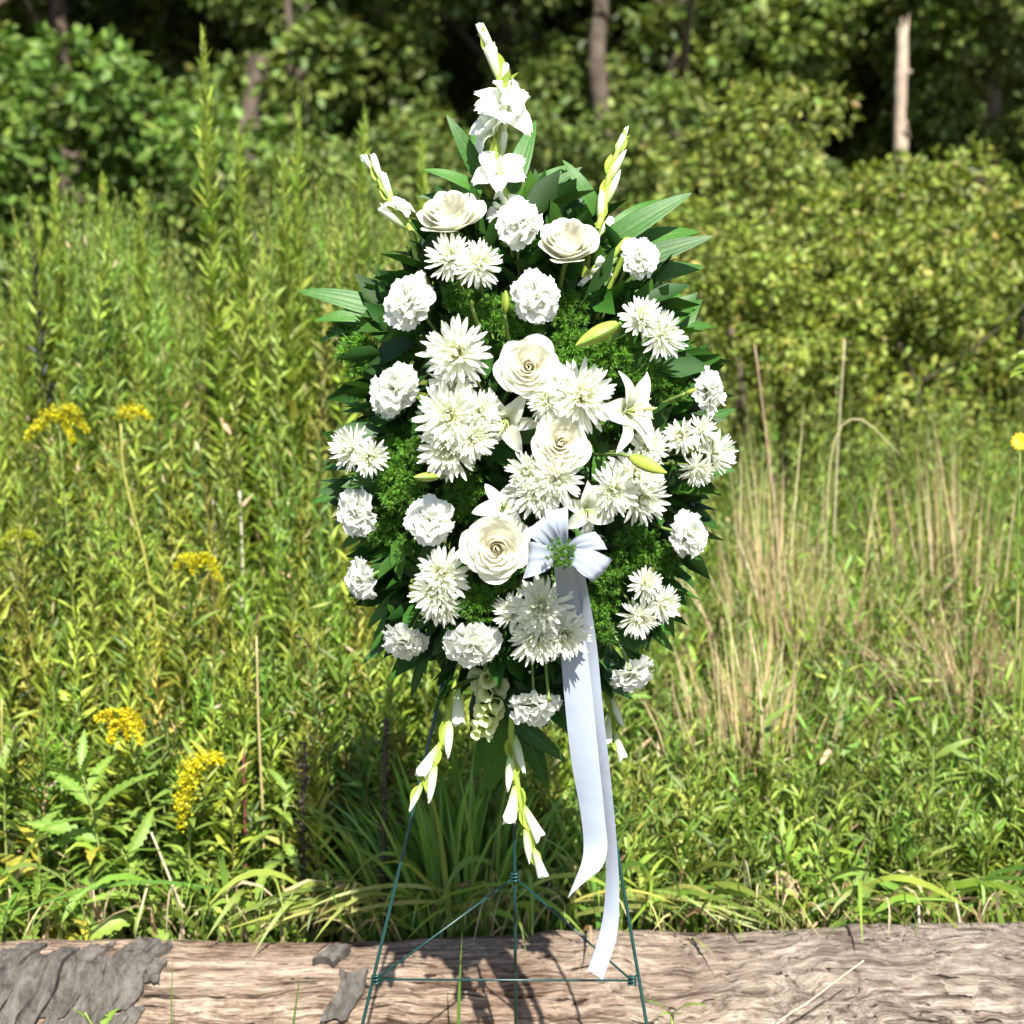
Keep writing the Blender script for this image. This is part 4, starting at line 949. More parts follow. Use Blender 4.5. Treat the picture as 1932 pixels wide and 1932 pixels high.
def ruffle(seed):
    rng = np.random.default_rng(seed); acc = Acc(); n = 24
    for i in range(n):
        s = (i + .5) / n; el = rad(14 + 66 * s + rng.normal(0, 9)); V, F, C = fan(seed * 50 + i, rng.uniform(3.2, 5.5), 0.19, (0.81, 0.82, 0.79))
        l = (1.0 - 0.34 * s) * rng.uniform(.82, 1.1)
        acc.add((V * [1, 1, 1] * l) @ (rotz(i * 2.399) @ rotx(el)).T + [0, 0, -.12], F, C)
    return acc.mesh('ruffle', M_petal)
RUF = [ruffle(i + 1) for i in range(4)]
def carnation(label, px, py, r, face, fwd=0.0):
    root, p, R, rr = head('carnation', label, 'carnation', px, py, r * (.90 + .1 * ((int(px) * 7) % 10) / 10), face, 'white carnations in the spray', fwd)
    k = int(px + py); rng = random.Random(k)
    for i in range(9):
        O('petal', CP[(i + k) % 5], root, mat4(rotz(i * .698 + rng.uniform(-.2, .2)) @ rotx(rad(rng.uniform(-12, 14))), (0, 0, -.12 - .02 * (i % 3)), rng.uniform(.92, 1.1)))
    O('ruffle', RUF[k % 4], root, kind='stuff')
    O('calyx', CALYX_C, root, mat4(np.eye(3), (0, 0, -.12))); add_stem(root, p, R, rr, 0.0024, (0.12, 0.19, 0.05), 1.0)
for a in [('white carnation left of the upper mum pair, beside the left palm leaves', 770, 568, 54, (-.35, .25, 1)),
          ('white carnation under the top gladiolus florets, between the two highest roses', 980, 418, 50, (.1, .45, .9)),
          ('white carnation above the widest open rose, with one petal hanging', 1012, 558, 50, (.1, .35, 1)),
          ('round white carnation facing out, left of the stacked mums', 742, 734, 51, (-.25, .1, 1)),
          ('white carnation turned sideways on the left rim beneath the two small mums', 671, 965, 46, (-.75, .0, .8)),
          ('white carnation surrounded by fern, left above the largest rose', 810, 982, 50, (-.1, .1, 1)),
          ('white carnation in profile with pale green calyx, lowest on the left rim', 679, 1094, 44, (-.85, -.2, .45)),
          ('ragged white carnation opening downward under the lower left mums', 764, 1212, 48, (-.25, -.65, .6)),
          ('large drooping white carnation above the hanging snapdragon', 890, 1218, 60, (.0, -.55, .8)),
          ('bottommost white carnation, hanging beside the ribbon tails', 1008, 1334, 52, (.05, -.75, .55)),
          ('white carnation hanging low on the right, beyond the ribbon tails', 1194, 1272, 48, (.35, -.75, .5)),
          ('white carnation on the right rim level with the bow', 1303, 1010, 48, (.8, -.05, .6)),
          ('white carnation turned right, highest on the right rim by a green bud', 1340, 738, 47, (.9, .2, .45)),
          ('small white carnation on the right palm leaves at shoulder of the spray', 1208, 484, 43, (.55, .4, .75))]:
    carnation(*a)

# --- chrysanthemum
def strap(bend, cup, w, tipw, col, cbase):
    t = np.linspace(0, 1, 7); a = np.array([-1, 0, 1.0]); T, A = np.meshgrid(t, a, indexing='ij')
    wd = w * (0.35 + tipw * T ** 1.3) * np.where(T > .80, .72, 1) * np.where(T > .98, .2, 1)
    ang = bend * T; Y = np.sin(ang) / bend; Z = (1 - np.cos(ang)) / bend + cup * np.abs(A) * wd
    C = (np.asarray(cbase)[None, None] * (1 - T ** .7)[..., None] + np.asarray(col)[None, None] * (T ** .7)[..., None]).reshape(-1, 3)
    return np.stack([A * wd, Y, Z], -1).reshape(-1, 3), tri(grid_faces(7, 3)), C
WH, GB = (0.81, 0.82, 0.76), (0.68, 0.72, 0.28)
MP = []
for bend, cup, w in [(0.55, .6, .092), (0.9, .7, .088), (0.3, .5, .098), (-0.4, .6, .09)]:
    V, F, C = strap(bend, cup, w, .75, WH, (0.79, 0.80, 0.66)); MP.append(mk('petal', V, F, M_petal, C))
def mum_inner(seed, open_):
    rng = np.random.default_rng(seed); acc = Acc()
    for el, n, l, w in [(14, 24, .95, .08), (29, 22, .82, .08), (44, 18, .66, .075), (60, 14, .50, .07), (74, 11, .36, .065)]:
        for i in range(n):
            V, F, C = strap(rng.uniform(.3, 1.3), .7, w / l * .95, .7, WH, GB if el > 40 else (0.78, 0.79, 0.60))
            q = l * rng.uniform(.86, 1.1); acc.add((V * q) @ (rotz(i * 6.2832 / n + el + rng.normal(0, .12)) @ rotx(rad(el * open_ + rng.normal(0, 6)))).T + [0, 0, .02], F, C)
    for i in range(46):                    # green heart of unopened florets
        rr = .13 * math.sqrt(i / 46); a = i * 2.399; V, F, C = strap(.6, .8, .30, .5, (0.50, 0.56, 0.14), (0.30, 0.38, 0.06))
        acc.add((V * .16) @ (rotz(a) @ rotx(rad(85 - rr * 120))).T + [rr * math.cos(a + 1.57), rr * math.sin(a + 1.57), .06], F, C)
    return acc.mesh('inner_petals', M_petal)
MI = [mum_inner(i, o_) for i, o_ in enumerate((1.0, .9, 1.05, .95))]
CALYX_M = cup_mesh('calyx', 0.2, 0.18, (0.10, 0.16, 0.04), M_stem)
def mum(label, px, py, r, face, fwd=0.0, group='white chrysanthemums in the spray'):
    root, p, R, rr = head('chrysanthemum', label, 'chrysanthemum', px, py, r * (1.02 + .14 * ((int(px) * 3) % 10) / 10), face, group, fwd)
    k = int(px * 3 + py); rng = random.Random(k); n = 30
    for i in range(n):
        O('petal', MP[rng.randrange(4)], root, mat4(rotz(i * 6.2832 / n + rng.uniform(-.1, .1)) @ rotx(rad(rng.uniform(-22, 12))), (0, 0, 0), rng.uniform(.88, 1.08)))
    O('inner_petals', MI[k % 4], root, kind='stuff'); O('calyx', CALYX_M, root); add_stem(root, p, R, rr, 0.0022, (0.09, 0.14, 0.03))
MUMS = [
    ('white mum in the upper pair, the one beneath the highest rose', 850, 488, 50, (-.2, .5, .9)), ('white mum in the upper pair, the one nearer the middle', 902, 500, 46, (.25, .25, 1), -.015),
    ('spiky white mum with pointed petals, top of the stacked column left of the widest rose', 862, 668, 66, (-.1, .2, 1), -.02), ('small white mum tucked right under the spiky top mum of the column', 856, 724, 46, (-.1, -.1, 1)),
    ('full white mum in the middle of the stacked column', 849, 786, 66, (-.15, .15, 1), -.02), ('small white mum with greenish heart left of the centre lily', 905, 776, 40, (.2, .2, 1), -.01),
    ('small white mum with clear green eye below the centre lily side', 893, 826, 42, (.25, -.1, 1), -.02), ('white mum lowest in the stacked column above the yellow lily bud', 848, 848, 60, (-.15, -.2, 1), -.015),
    ('white mum on the left rim above the sideways carnation', 664, 846, 46, (-.6, .2, .8)), ('half hidden white mum just right of the left rim mum', 696, 862, 36, (.2, -.1, .9), -.01),
    ('broad white mum right of the widest open rose', 1096, 750, 66, (.2, .2, 1), -.015), ('small cream hearted mum squeezed between the widest rose and the broad mum', 1030, 758, 40, (-.1, .15, 1), -.01),
    ('white mum left beneath the middle rose', 996, 890, 40, (-.3, .0, 1), -.015), ('white mum with green eye directly below the middle rose', 1050, 902, 54, (.15, -.1, 1), -.025), ('white mum just above the knot of the bow', 1016, 930, 50, (-.1, -.25, 1), -.02),
    ('white mum behind the yellow lily bud on the right', 1198, 896, 56, (.2, .25, 1), -.005), ('white mum above the striped lily right of the bow', 1158, 926, 50, (.0, .0, 1), -.02), ('large white mum with grey green heart under the right lily bud', 1208, 938, 56, (.3, -.2, 1), -.015),
    ('small white mum behind the petals of the open right lily', 1222, 846, 40, (.1, .4, .9), .01),
    ('small starry mum left of the right rim mum cluster', 1286, 824, 34, (-.4, .2, .9), -.01), ('large white mum of the right rim cluster', 1344, 856, 48, (.7, .0, .7)), ('small mum at the top of the right rim cluster', 1324, 812, 32, (.3, .5, .8)), ('small mum at the bottom of the right rim cluster', 1314, 884, 36, (.1, -.5, .9)),
    ('white mum right of the long yellow lily bud, the upper of two', 1210, 602, 46, (.2, .5, .8)), ('white mum right of the long yellow lily bud, the lower of two', 1248, 634, 48, (.5, .2, .8), -.01),
    ('top white mum of the lower left trio beside the largest rose', 836, 1084, 52, (-.1, .3, 1)), ('middle white mum of the lower left trio', 820, 1116, 52, (-.3, -.1, 1), -.015), ('bottom white mum of the lower left trio pointing down', 832, 1142, 42, (.0, -.6, .8), -.01),
    ('white mum with yellow green eye, top of the lowest trio under the bow', 1022, 1146, 62, (-.05, .2, 1), -.02), ('white mum right in the lowest trio, touching the ribbon', 1064, 1196, 54, (.15, -.2, 1), -.025), ('white mum left in the lowest trio under the bow', 1012, 1202, 54, (-.2, -.3, 1), -.03), ('pale half hidden mum at the left edge of the lowest trio', 968, 1154, 40, (-.6, .2, .7)),
    ('small cream mum highest in the lower right cluster', 1218, 1102, 34, (.2, .4, .9)), ('white mum at the right of the lower right cluster', 1248, 1140, 40, (.5, .1, .8)), ('white mum behind a fern tuft in the lower right cluster', 1204, 1164, 42, (.1, -.3, .9))]
for a in MUMS: mum(*a)

# --- lilies
def tepal(seed, w, bend, stripe):
    t = np.linspace(0, 1, 13); a = np.linspace(-1, 1, 7); T, A = np.meshgrid(t, a, indexing='ij')
    wd = w * np.sin(np.clip(T * .93 + .07, 0, 1) ** .8 * math.pi) ** .75 + .012
    ang = bend * T ** 1.6; Y = T * np.cos(ang * .5); Z = -T * np.sin(ang * .5) + .12 * np.abs(A) ** 2 * wd * 3 + .025 * np.sin(T * 12 + seed) * np.abs(A)
    V = np.stack([A * wd, Y, Z + .0], -1).reshape(-1, 3)
    g = np.clip(1 - np.abs(A) * 2.2, 0, 1) * np.clip(1 - T * 1.05, 0, 1) * stripe
    C = np.array([.80, .81, .74])[None, None] * (1 - g[..., None]) + np.array([.36, .43, .06])[None, None] * g[..., None]
    return mk('petal', V, tri(grid_faces(13, 7)), M_petal, C.reshape(-1, 3))
TW = [tepal(i, .26 if i % 2 else .19, .9 + .3 * (i % 3), .9) for i in range(6)]
def lily(label, px, py, r, face, fwd=0.0, els=(40,) * 6, roll=None):
    root, p, R, rr = head('lily', label, 'lily', px, py, r, face, 'white lilies in the spray', fwd)
    for i in range(6): O('petal', TW[i], root, mat4(rotz(i * 1.0472) @ rotx(rad(els[i])), (0, 0, -.35)))
    for i in range(5):
        q = np.array([math.cos(i * 1.2566), math.sin(i * 1.2566), 0]) * .22
        V, F = tube([(0, 0, -.3), q * .6 + [0, 0, .1], q + [0, 0, .38]], [.016, .012, .01], 5, 7); O('stamen', mk('stamen', V, F, M_stem, (0.5, 0.52, 0.2)), root)
    V, F = tube([(0, 0, -.3), (.02, 0, .2), (.03, .02, .5)], [.025, .02, .035], 6, 8); O('pistil', mk('pistil', V, F, M_stem, (0.42, 0.5, 0.15)), root)
    add_stem(root, p, R, rr, .003, (0.12, 0.19, 0.05))
lily('large open white lily turned right with tall upright petal, right of the broad mum', 1200, 775, 92, (.72, .15, .68), -.02, (35, 50, 40, 45, 55, 38))
lily('white centre lily half hidden between widest rose and middle rose', 952, 800, 72, (-.2, -.35, .9), .005, (30, 42, 36, 40, 30, 45))
lily('white lily with deep green throat leaning over the largest rose', 948, 955, 62, (-.1, .35, .9), -.01, (25, 35, 30, 28, 40, 35))
lily('white lily with green striped petal right of the bow knot', 1112, 968, 64, (.25, -.3, .9), -.03, (25, 40, 30, 35, 30, 45))


def bud_mesh(name, col, col2, ribs=3):
    n, m = 14, 18; t = np.linspace(0, 1, n); a = np.linspace(0, 6.2832, m); T, A = np.meshgrid(t, a, indexing='ij')
    r_ = .17 * np.sin(np.clip(T * .9 + .08, 0, 1) ** .85 * math.pi) ** .8 * (1 + .12 * np.cos(A * ribs)) + .004
    g = ((np.cos(A * ribs) > .3) * 1.0)[..., None]
    C = (np.array(col) * (1 - g) + np.array(col2) * g).reshape(-1, 3)
    return mk(name, np.stack([r_ * np.cos(A), r_ * np.sin(A), T], -1).reshape(-1, 3), tri(grid_faces(n, m)), M_stem, C)
BUDY = bud_mesh('bud', (0.27, 0.31, 0.05), (0.13, 0.20, 0.025))
for lab, px, py, l, dr, fwd in [('long yellow green lily bud pointing left over the fern, right of the widest rose', 1165, 612, 90, (-1, -.5, .25), -.05), ('short fat yellow lily bud pointing left under the stacked mums', 826, 900, 50, (-1, .05, .5), -.03),
                                ('yellow green lily bud pointing right in front of the right mums', 1190, 862, 76, (1, -.42, .4), -.06), ('small upright yellow bud left of the hanging petal carnation', 952, 590, 45, (.05, 1, .4), -.02),
                                ('tiny pale bud between the upper left carnation and the upright yellow bud', 890, 580, 24, (.0, .6, .8), -.01), ('small round green bud beside the right rim carnation', 1294, 742, 26, (.6, .3, .5), -.01), ('round green bud above the bottommost carnation', 1036, 1322, 26, (.1, .3, .8), -.02)]:
    y = dome(px, py) + fwd; p = P(px, py, y); r_ = l / FPX * (y - CAM[1]); R = basis((dr[0], -dr[2], dr[1]))
    root = thing('lily_bud', lab, 'flower bud', mat4(R, p, r_), 'flower buds in the spray'); O('bud', BUDY, root); add_stem(root, p, R, r_, .0024, (0.13, 0.2, 0.05), .2)

# --- gladioli
GP = []
for i in range(6):
    t = np.linspace(0, 1, 9); a = np.linspace(-1, 1, 7); T, A = np.meshgrid(t, a, indexing='ij')
    wd = .44 * np.sin(np.clip(T * .84 + .1, 0, 1) * math.pi) ** .62 + .02; ang = (.7 + .45 * (i % 3)) * T ** 2
    V = np.stack([A * wd, T * np.cos(ang * .5), -T * np.sin(ang * .5) + .10 * A ** 2 * T + .07 * np.sin(A * 7 + i) * T ** 2 + .04 * np.sin(T * 9 + i) * A], -1).reshape(-1, 3)
    C = np.array([.81, .82, .80]) - (1 - T.ravel())[:, None] ** 2 * np.array([.12, .06, .30]); GP.append(mk('petal', V, tri(grid_faces(9, 7)), M_petal, C))
def closed_bud(seed, tipflare):
    acc = Acc(); rng = np.random.default_rng(seed)
    for i in range(3):
        n, m = 10, 6; t = np.linspace(0, 1, n); a = np.linspace(-1, 1, m); T, A = np.meshgrid(t, a, indexing='ij')
        r_ = (.088 * np.sin(np.clip(T * .8 + .15, 0, 1) * math.pi) ** .7 + tipflare * T ** 3 + .01) * (1 + .1 * i); ph = A * 1.2 + i * 2.1 + T * .8
        z = T * (1 - .12 * A ** 2 - .05 * i); V = np.stack([r_ * np.cos(ph), r_ * np.sin(ph), z], -1).reshape(-1, 3)
        C = np.array([.79, .80, .73]) - (1 - T.ravel())[:, None] ** 1.5 * np.array([.42, .26, .60]); acc.add(V, grid_faces(n, m), C)
    return acc.mesh('bud', M_petal)
CB = [closed_bud(i, f_) for i, f_ in enumerate((.0, .06, .12))]
bract = leaf_mesh('bract', 7, lance(.2), .35, .8, 0, (0.23, 0.31, 0.04), (0.28, 0.36, 0.07), M_stem, 1, across=5)
def gladiolus(label, path, y0, y1, florets, col=(0.22, 0.30, 0.045)):
    """path of the stalk in pixels; florets: (t, side, kind, size px); kind o = open, b = bud"""
    ys = np.linspace(y0, y1, len(path)); pw = np.array([P(a, b, c) for (a, b), c in zip(path, ys)]); o = pw[0].copy()
    root = thing('gladiolus', label, 'gladiolus', mat4(np.eye(3), o), 'white gladioli in the spray')
    pts = pw - o; inn = FO + (o - FO) * .3 - o; pts = np.vstack([inn, pts]); V, F = tube(pts, [.0034, .0046, .0046, .003], 7, 30); O('stem', mk('stem', V, F, M_stem, col), root)
    cp = catmull(pts[1:], 101); tg = np.gradient(cp, axis=0)
    for j, (t, side, kind, s) in enumerate(florets):
        i = int(t * 100); p = cp[i]; d = tg[i] / np.linalg.norm(tg[i]); sx = np.cross(d, [0, 1, 0]); l = s / FPX * 2.15
        lat = sx * side + np.array([0, -.55 if kind == 'o' else -.25, 0])
        if kind == 'o':
            dd = lat * .9 + d * .45; fl = O('floret', CB[1], root, mat4(basis(dd), p, l * .49))
            for k in range(6): O('petal', GP[k], fl, mat4(rotz(k * 1.0472 + j) @ rotx(rad(62 - 20 * (k % 2))), (0, 0, .12), 1.12))
        else:
            dd = d + lat * .42; O('bud', CB[(j + int(s)) % 3], root, mat4(basis(dd, (0, 0, 1), j), p + sx * side * .004, l * .95))
        for k in (-1, 1):
            fr = frames((d + lat * (.34 if kind == 'b' else .5))[None], 1, 1, np.random.default_rng(j), .05)[0]
            Rb = basis(fr[:, 1]); O('bract', bract, root, mat4(np.column_stack([np.cross(fr[:, 1], -lat / np.linalg.norm(lat)), fr[:, 1], -lat / np.linalg.norm(lat)]) if k == 1 else frames((d - lat * .12)[None], 1, 1, np.random.default_rng(j), .05)[0], p, l * .78))
gladiolus('tallest gladiolus stalk with open white florets crowning the spray', [(962, 420), (938, 300), (946, 195), (940, 130), (916, 78)], -.05, .0,
          [(.04, .5, 'o', 78), (.16, -.1, 'o', 105), (.24, -.7, 'b', 62), (.32, -.6, 'b', 66), (.36, .9, 'o', 100), (.42, -.1, 'o', 118), (.50, -1.0, 'o', 84), (.58, -.4, 'b', 60), (.66, .35, 'b', 78), (.86, -.1, 'b', 76)])
gladiolus('gladiolus stalk of white buds leaning up left past the highest rose', [(800, 520), (778, 440), (735, 380), (700, 310)], -.04, -.01,
          [(.10, -.8, 'b', 66), (.40, .8, 'b', 72), (.55, -1, 'o', 58), (.66, -.6, 'b', 64), (.84, -.4, 'b', 60), (.92, .3, 'b', 45)])
gladiolus('short upright gladiolus stalk of white buds above the second highest rose', [(1122, 452), (1138, 400), (1152, 320), (1178, 262)], -.05, .0,
          [(.05, -.8, 'b', 50), (.25, .5, 'b', 60), (.42, -.6, 'b', 70), (.60, -.7, 'b', 66), (.84, .2, 'b', 62)])
gladiolus('hanging gladiolus stalk of white buds pointing down left over the easel leg', [(868, 1250), (852, 1330), (825, 1420), (785, 1500)], -.05, -.06,
          [(.20, .6, 'b', 80), (.42, .5, 'b', 86), (.62, -.5, 'b', 78), (.74, .7, 'b', 84), (.92, .1, 'b', 62)])
gladiolus('longest hanging gladiolus stalk dangling at the middle of the easel', [(966, 1330), (968, 1420), (985, 1530), (1012, 1620)], -.05, -.06,
          [(.22, .6, 'b', 84), (.34, -.5, 'b', 80), (.52, -.8, 'b', 84), (.64, .7, 'b', 80), (.78, -.4, 'b', 74), (.93, .1, 'b', 66)])
gladiolus('short hanging gladiolus stalk partly behind the right ribbon tail', [(1134, 1240), (1146, 1310), (1158, 1390)], -.02, -.03,
          [(.10, .4, 'b', 66), (.50, .6, 'b', 74), (.72, -.5, 'b', 66), (.95, .4, 'b', 62)])
gladiolus('stray white gladiolus florets right of the second highest rose', [(1180, 470), (1150, 490), (1120, 512)], -.07, -.08, [(.3, .4, 'b', 60), (.75, .5, 'o', 48), (.9, .2, 'b', 50)])

# --- snapdragon
ys = -.05; o = P(915, 1265, ys); root = thing('snapdragon', 'pale lime snapdragon spike hanging below the drooping carnation', 'snapdragon', mat4(np.eye(3), o))
pw = np.array([P(a, b, ys) for a, b in [(915, 1265), (928, 1300), (920, 1345), (905, 1385)]]) - o
V, F = tube(np.vstack([FO + (o - FO) * .3 - o, pw]), [.003, .003, .002, .001], 6, 24); O('stem', mk('stem', V, F, M_stem, (0.2, 0.28, 0.06)), root)
def floret_mesh(seed):
    acc = Acc()
    for i in range(5):
        n, m = 7, 5; t = np.linspace(0, 1, n); a = np.linspace(-1, 1, m); T, A = np.meshgrid(t, a, indexing='ij'); r_ = .22 + .28 * T ** 2; ph = A * .75 + i * 1.2566
        V = np.stack([r_ * np.cos(ph), r_ * np.sin(ph), T * (1 - .15 * A ** 2) - .35 * np.clip(T - .7, 0, 1)], -1).reshape(-1, 3)
        acc.add(V, grid_faces(n, m), np.array([.58, .68, .24]) + T.ravel()[:, None] * np.array([.14, .08, .24]))
    return acc.mesh('floret', M_petal)
SF = [floret_mesh(i) for i in range(2)]; cp = catmull(pw, 60)
for i in range(22):
    t = (i + .5) / 22; az = i * 2.399; d = np.array([math.cos(az), -.5 + math.sin(az) * .8, .1 - .5 * t]); s = .025 * (1.1 - .5 * t)
    O('floret', SF[i % 2], root, mat4(basis(d, (0, 0, 1), i), cp[int(t * 59)] + d * .004, s))

# ------------------------------------------------------------------ greenery of the spray
EM = [leaf_mesh('leaf', 15, broadf(.112), b_, .10, 0, c_, (0.06, 0.13, 0.022), M_gloss, i, ribs=5, across=15) for i, (b_, c_) in enumerate([(.5, (0.03, 0.10, 0.011)), (.9, (0.038, 0.12, 0.012)), (.3, (0.024, 0.078, 0.011))])]
def frond(lab, cat, leaves, root_px, y, group='glossy palm leaves in the spray', name='palm_frond', w=1.0):
    """leaves: (px0, py0, px1, py1, y0, y1): each leaflet from base to tip"""
    o = P(root_px[0], root_px[1], y); r = thing(name, lab, cat, mat4(np.eye(3), o), group)
    V, F = tube([FO + (o - FO) * .25 - o, (o - FO) * -.3, np.zeros(3)], [.003, .0025, .0018], 5, 10); O('stem', mk('stem', V, F, M_stem, (0.05, 0.10, 0.025)), r)
    for i, L_ in enumerate(leaves):
        a, b = P(L_[0], L_[1], L_[4]) - o, P(L_[2], L_[3], L_[5]) - o; l = np.linalg.norm(b - a); d = (b - a) / l
        nrm = np.array([0.15 * math.sin(i * 2.3), -1.0, .55 + .25 * math.sin(i * 1.7)]); x = np.cross(d, nrm); x /= np.linalg.norm(x); z = np.cross(x, d)
        O('leaf', EM[i % 3], r, mat4(np.column_stack([x, d, z]), a, l))
    return r
frond('large palm frond fanning out right behind the small shoulder carnation', 'palm frond', [(1130, 470, 1300, 342, -.03, -.05), (1140, 490, 1325, 380, -.02, -.03), (1150, 510, 1342, 432, -.03, -.05), (1150, 530, 1340, 488, -.02, -.02), (1150, 545, 1345, 538, -.03, -.04), (1150, 560, 1310, 600, .0, .02), (1140, 590, 1270, 560, -.02, -.04), (1135, 455, 1250, 345, .0, .0)], (1140, 540), .0)
frond('palm frond reaching left beside the upper left carnation', 'palm frond', [(740, 590, 565, 528, .0, -.03), (740, 600, 580, 605, .01, .0), (735, 580, 710, 500, -.01, -.03), (760, 530, 705, 515, .0, -.02), (735, 600, 600, 570, .0, -.05)], (745, 590), .0)
frond('dark palm leaves rising left of the tallest gladiolus', 'palm frond', [(915, 350, 852, 212, .0, -.03), (910, 365, 818, 288, .0, -.04), (905, 380, 790, 362, .02, .0), (920, 340, 890, 225, .02, .05)], (915, 380), .0)
frond('palm leaves rising right of the tallest gladiolus', 'palm frond', [(960, 370, 1010, 205, .02, .05), (975, 380, 1062, 285, .0, -.03), (985, 395, 1095, 305, .02, .02), (1075, 425, 1008, 340, -.02, -.05), (1130, 410, 1082, 288, -.02, -.05)], (985, 410), .0)
frond('palm leaves behind the upright petals of the right rim carnation', 'palm frond', [(1250, 620, 1360, 600, .03, .06), (1260, 690, 1350, 640, .03, .06), (1270, 820, 1395, 760, .03, .07), (1290, 900, 1385, 840, .04, .08)], (1250, 700), .03)
frond('curved palm leaf sweeping right above the right rim carnation beside the bow', 'palm frond', [(1200, 985, 1335, 945, -.04, -.03), (1190, 1010, 1340, 975, -.02, .02), (1260, 930, 1370, 1000, .02, .05)], (1190, 990), -.02)
frond('palm leaves showing left of the sideways left rim carnation', 'palm frond', [(690, 920, 580, 940, .0, -.01), (690, 950, 600, 985, .02, .03), (700, 870, 600, 880, .03, .05), (700, 990, 630, 1040, .02, .04), (700, 780, 640, 740, .02, .03)], (720, 930), .02)
frond('broad ribbed leaves below the lowest left rim carnation', 'leaf spray', [(760, 1130, 690, 1230, .0, -.02), (770, 1110, 670, 1180, .0, -.02), (760, 1180, 680, 1250, .02, .0), (790, 1200, 730, 1290, .02, .0), (780, 1080, 660, 1130, .02, .02), (800, 1240, 770, 1320, .02, .02)], (790, 1110), .0)
frond('leaves hanging below the lower right mum cluster', 'leaf spray', [(1190, 1150, 1285, 1230, .0, .0), (1180, 1140, 1270, 1160, .02, .0), (1170, 1170, 1220, 1290, .02, .02), (1210, 1090, 1310, 1120, .02, .02), (1220, 1050, 1330, 1050, .02, .02)], (1180, 1130), .0)
frond('dark leaves hanging under the snapdragon and bottommost carnation', 'leaf spray', [(940, 1340, 885, 1480, .02, .02), (950, 1350, 915, 1545, .0, .0), (960, 1350, 1075, 1440, .02, .02), (950, 1360, 985, 1480, .03, .04), (930, 1320, 860, 1420, .03, .04), (975, 1340, 1040, 1500, .03, .05), (970, 1310, 1100, 1350, .03, .03)], (950, 1310), .02)
frond('dark leaves behind the left mums and carnations', 'leaf spray', [(760, 830, 680, 790, .0, .0), (770, 690, 690, 650, .02, .02), (770, 640, 690, 600, .0, -.02), (760, 690, 660, 700, .02, .03), (770, 900, 690, 1010, .0, .0), (780, 1000, 700, 1060, .0, .0), (790, 620, 720, 640, -.02, -.03)], (790, 790), .02)
frond('broad dark leaves behind the second highest rose and right lily bud', 'leaf spray', [(1080, 560, 1180, 520, -.02, -.04), (1090, 600, 1200, 560, -.02, -.02), (1120, 620, 1300, 590, .0, .0), (1030, 520, 950, 540, -.03, -.06), (1100, 540, 1050, 600, -.05, -.08), (920, 560, 830, 520, .0, -.02), (1200, 640, 1300, 680, .0, .0)], (1080, 590), .0)
frond('dark leaves in the gaps right of the middle rose', 'leaf spray', [(1120, 830, 1135, 720, -.08, -.10), (1130, 800, 1150, 900, -.06, -.10), (1240, 830, 1320, 780, -.02, -.02), (1250, 900, 1310, 960, -.02, -.02), (1130, 850, 1120, 930, -.08, -.1)], (1150, 830), -.05)


def fern_mesh(seed):
    rng = np.random.default_rng(seed); acc = Acc()
    for k in range(64):
        c = rng.normal(0, 1, 3); c = c / np.linalg.norm(c) * rng.random() ** .45 * np.array([1, 1, .62]); nn = 34
        d = rng.normal(0, 1, (nn, 3)) + c * 1.1 + [0, 0, .5]; L = .17 + .12 * rng.random(nn)
        acc.batch(LEAF5, F5, frames(d, L, .028, rng, .9), np.tile(c * .82, (nn, 1)), pick(rng, [(0.065, 0.19, 0.013), (0.09, 0.225, 0.018), (0.048, 0.14, 0.013), (0.11, 0.24, 0.025)], nn))
    return acc.mesh('needles', M_fern)
FM = [fern_mesh(i + 700) for i in range(4)]
tw = Acc()
for k in range(9):
    a = k * .7; V, F = tube([(0, 0, -1.3), (math.cos(a) * .3, math.sin(a) * .3, -.4), (math.cos(a) * .75, math.sin(a) * .75, .25)], [.03, .02, .01], 4, 5); tw.add(V, F, (0.05, 0.11, 0.02))
TW_M = tw.mesh('twigs', M_stem)
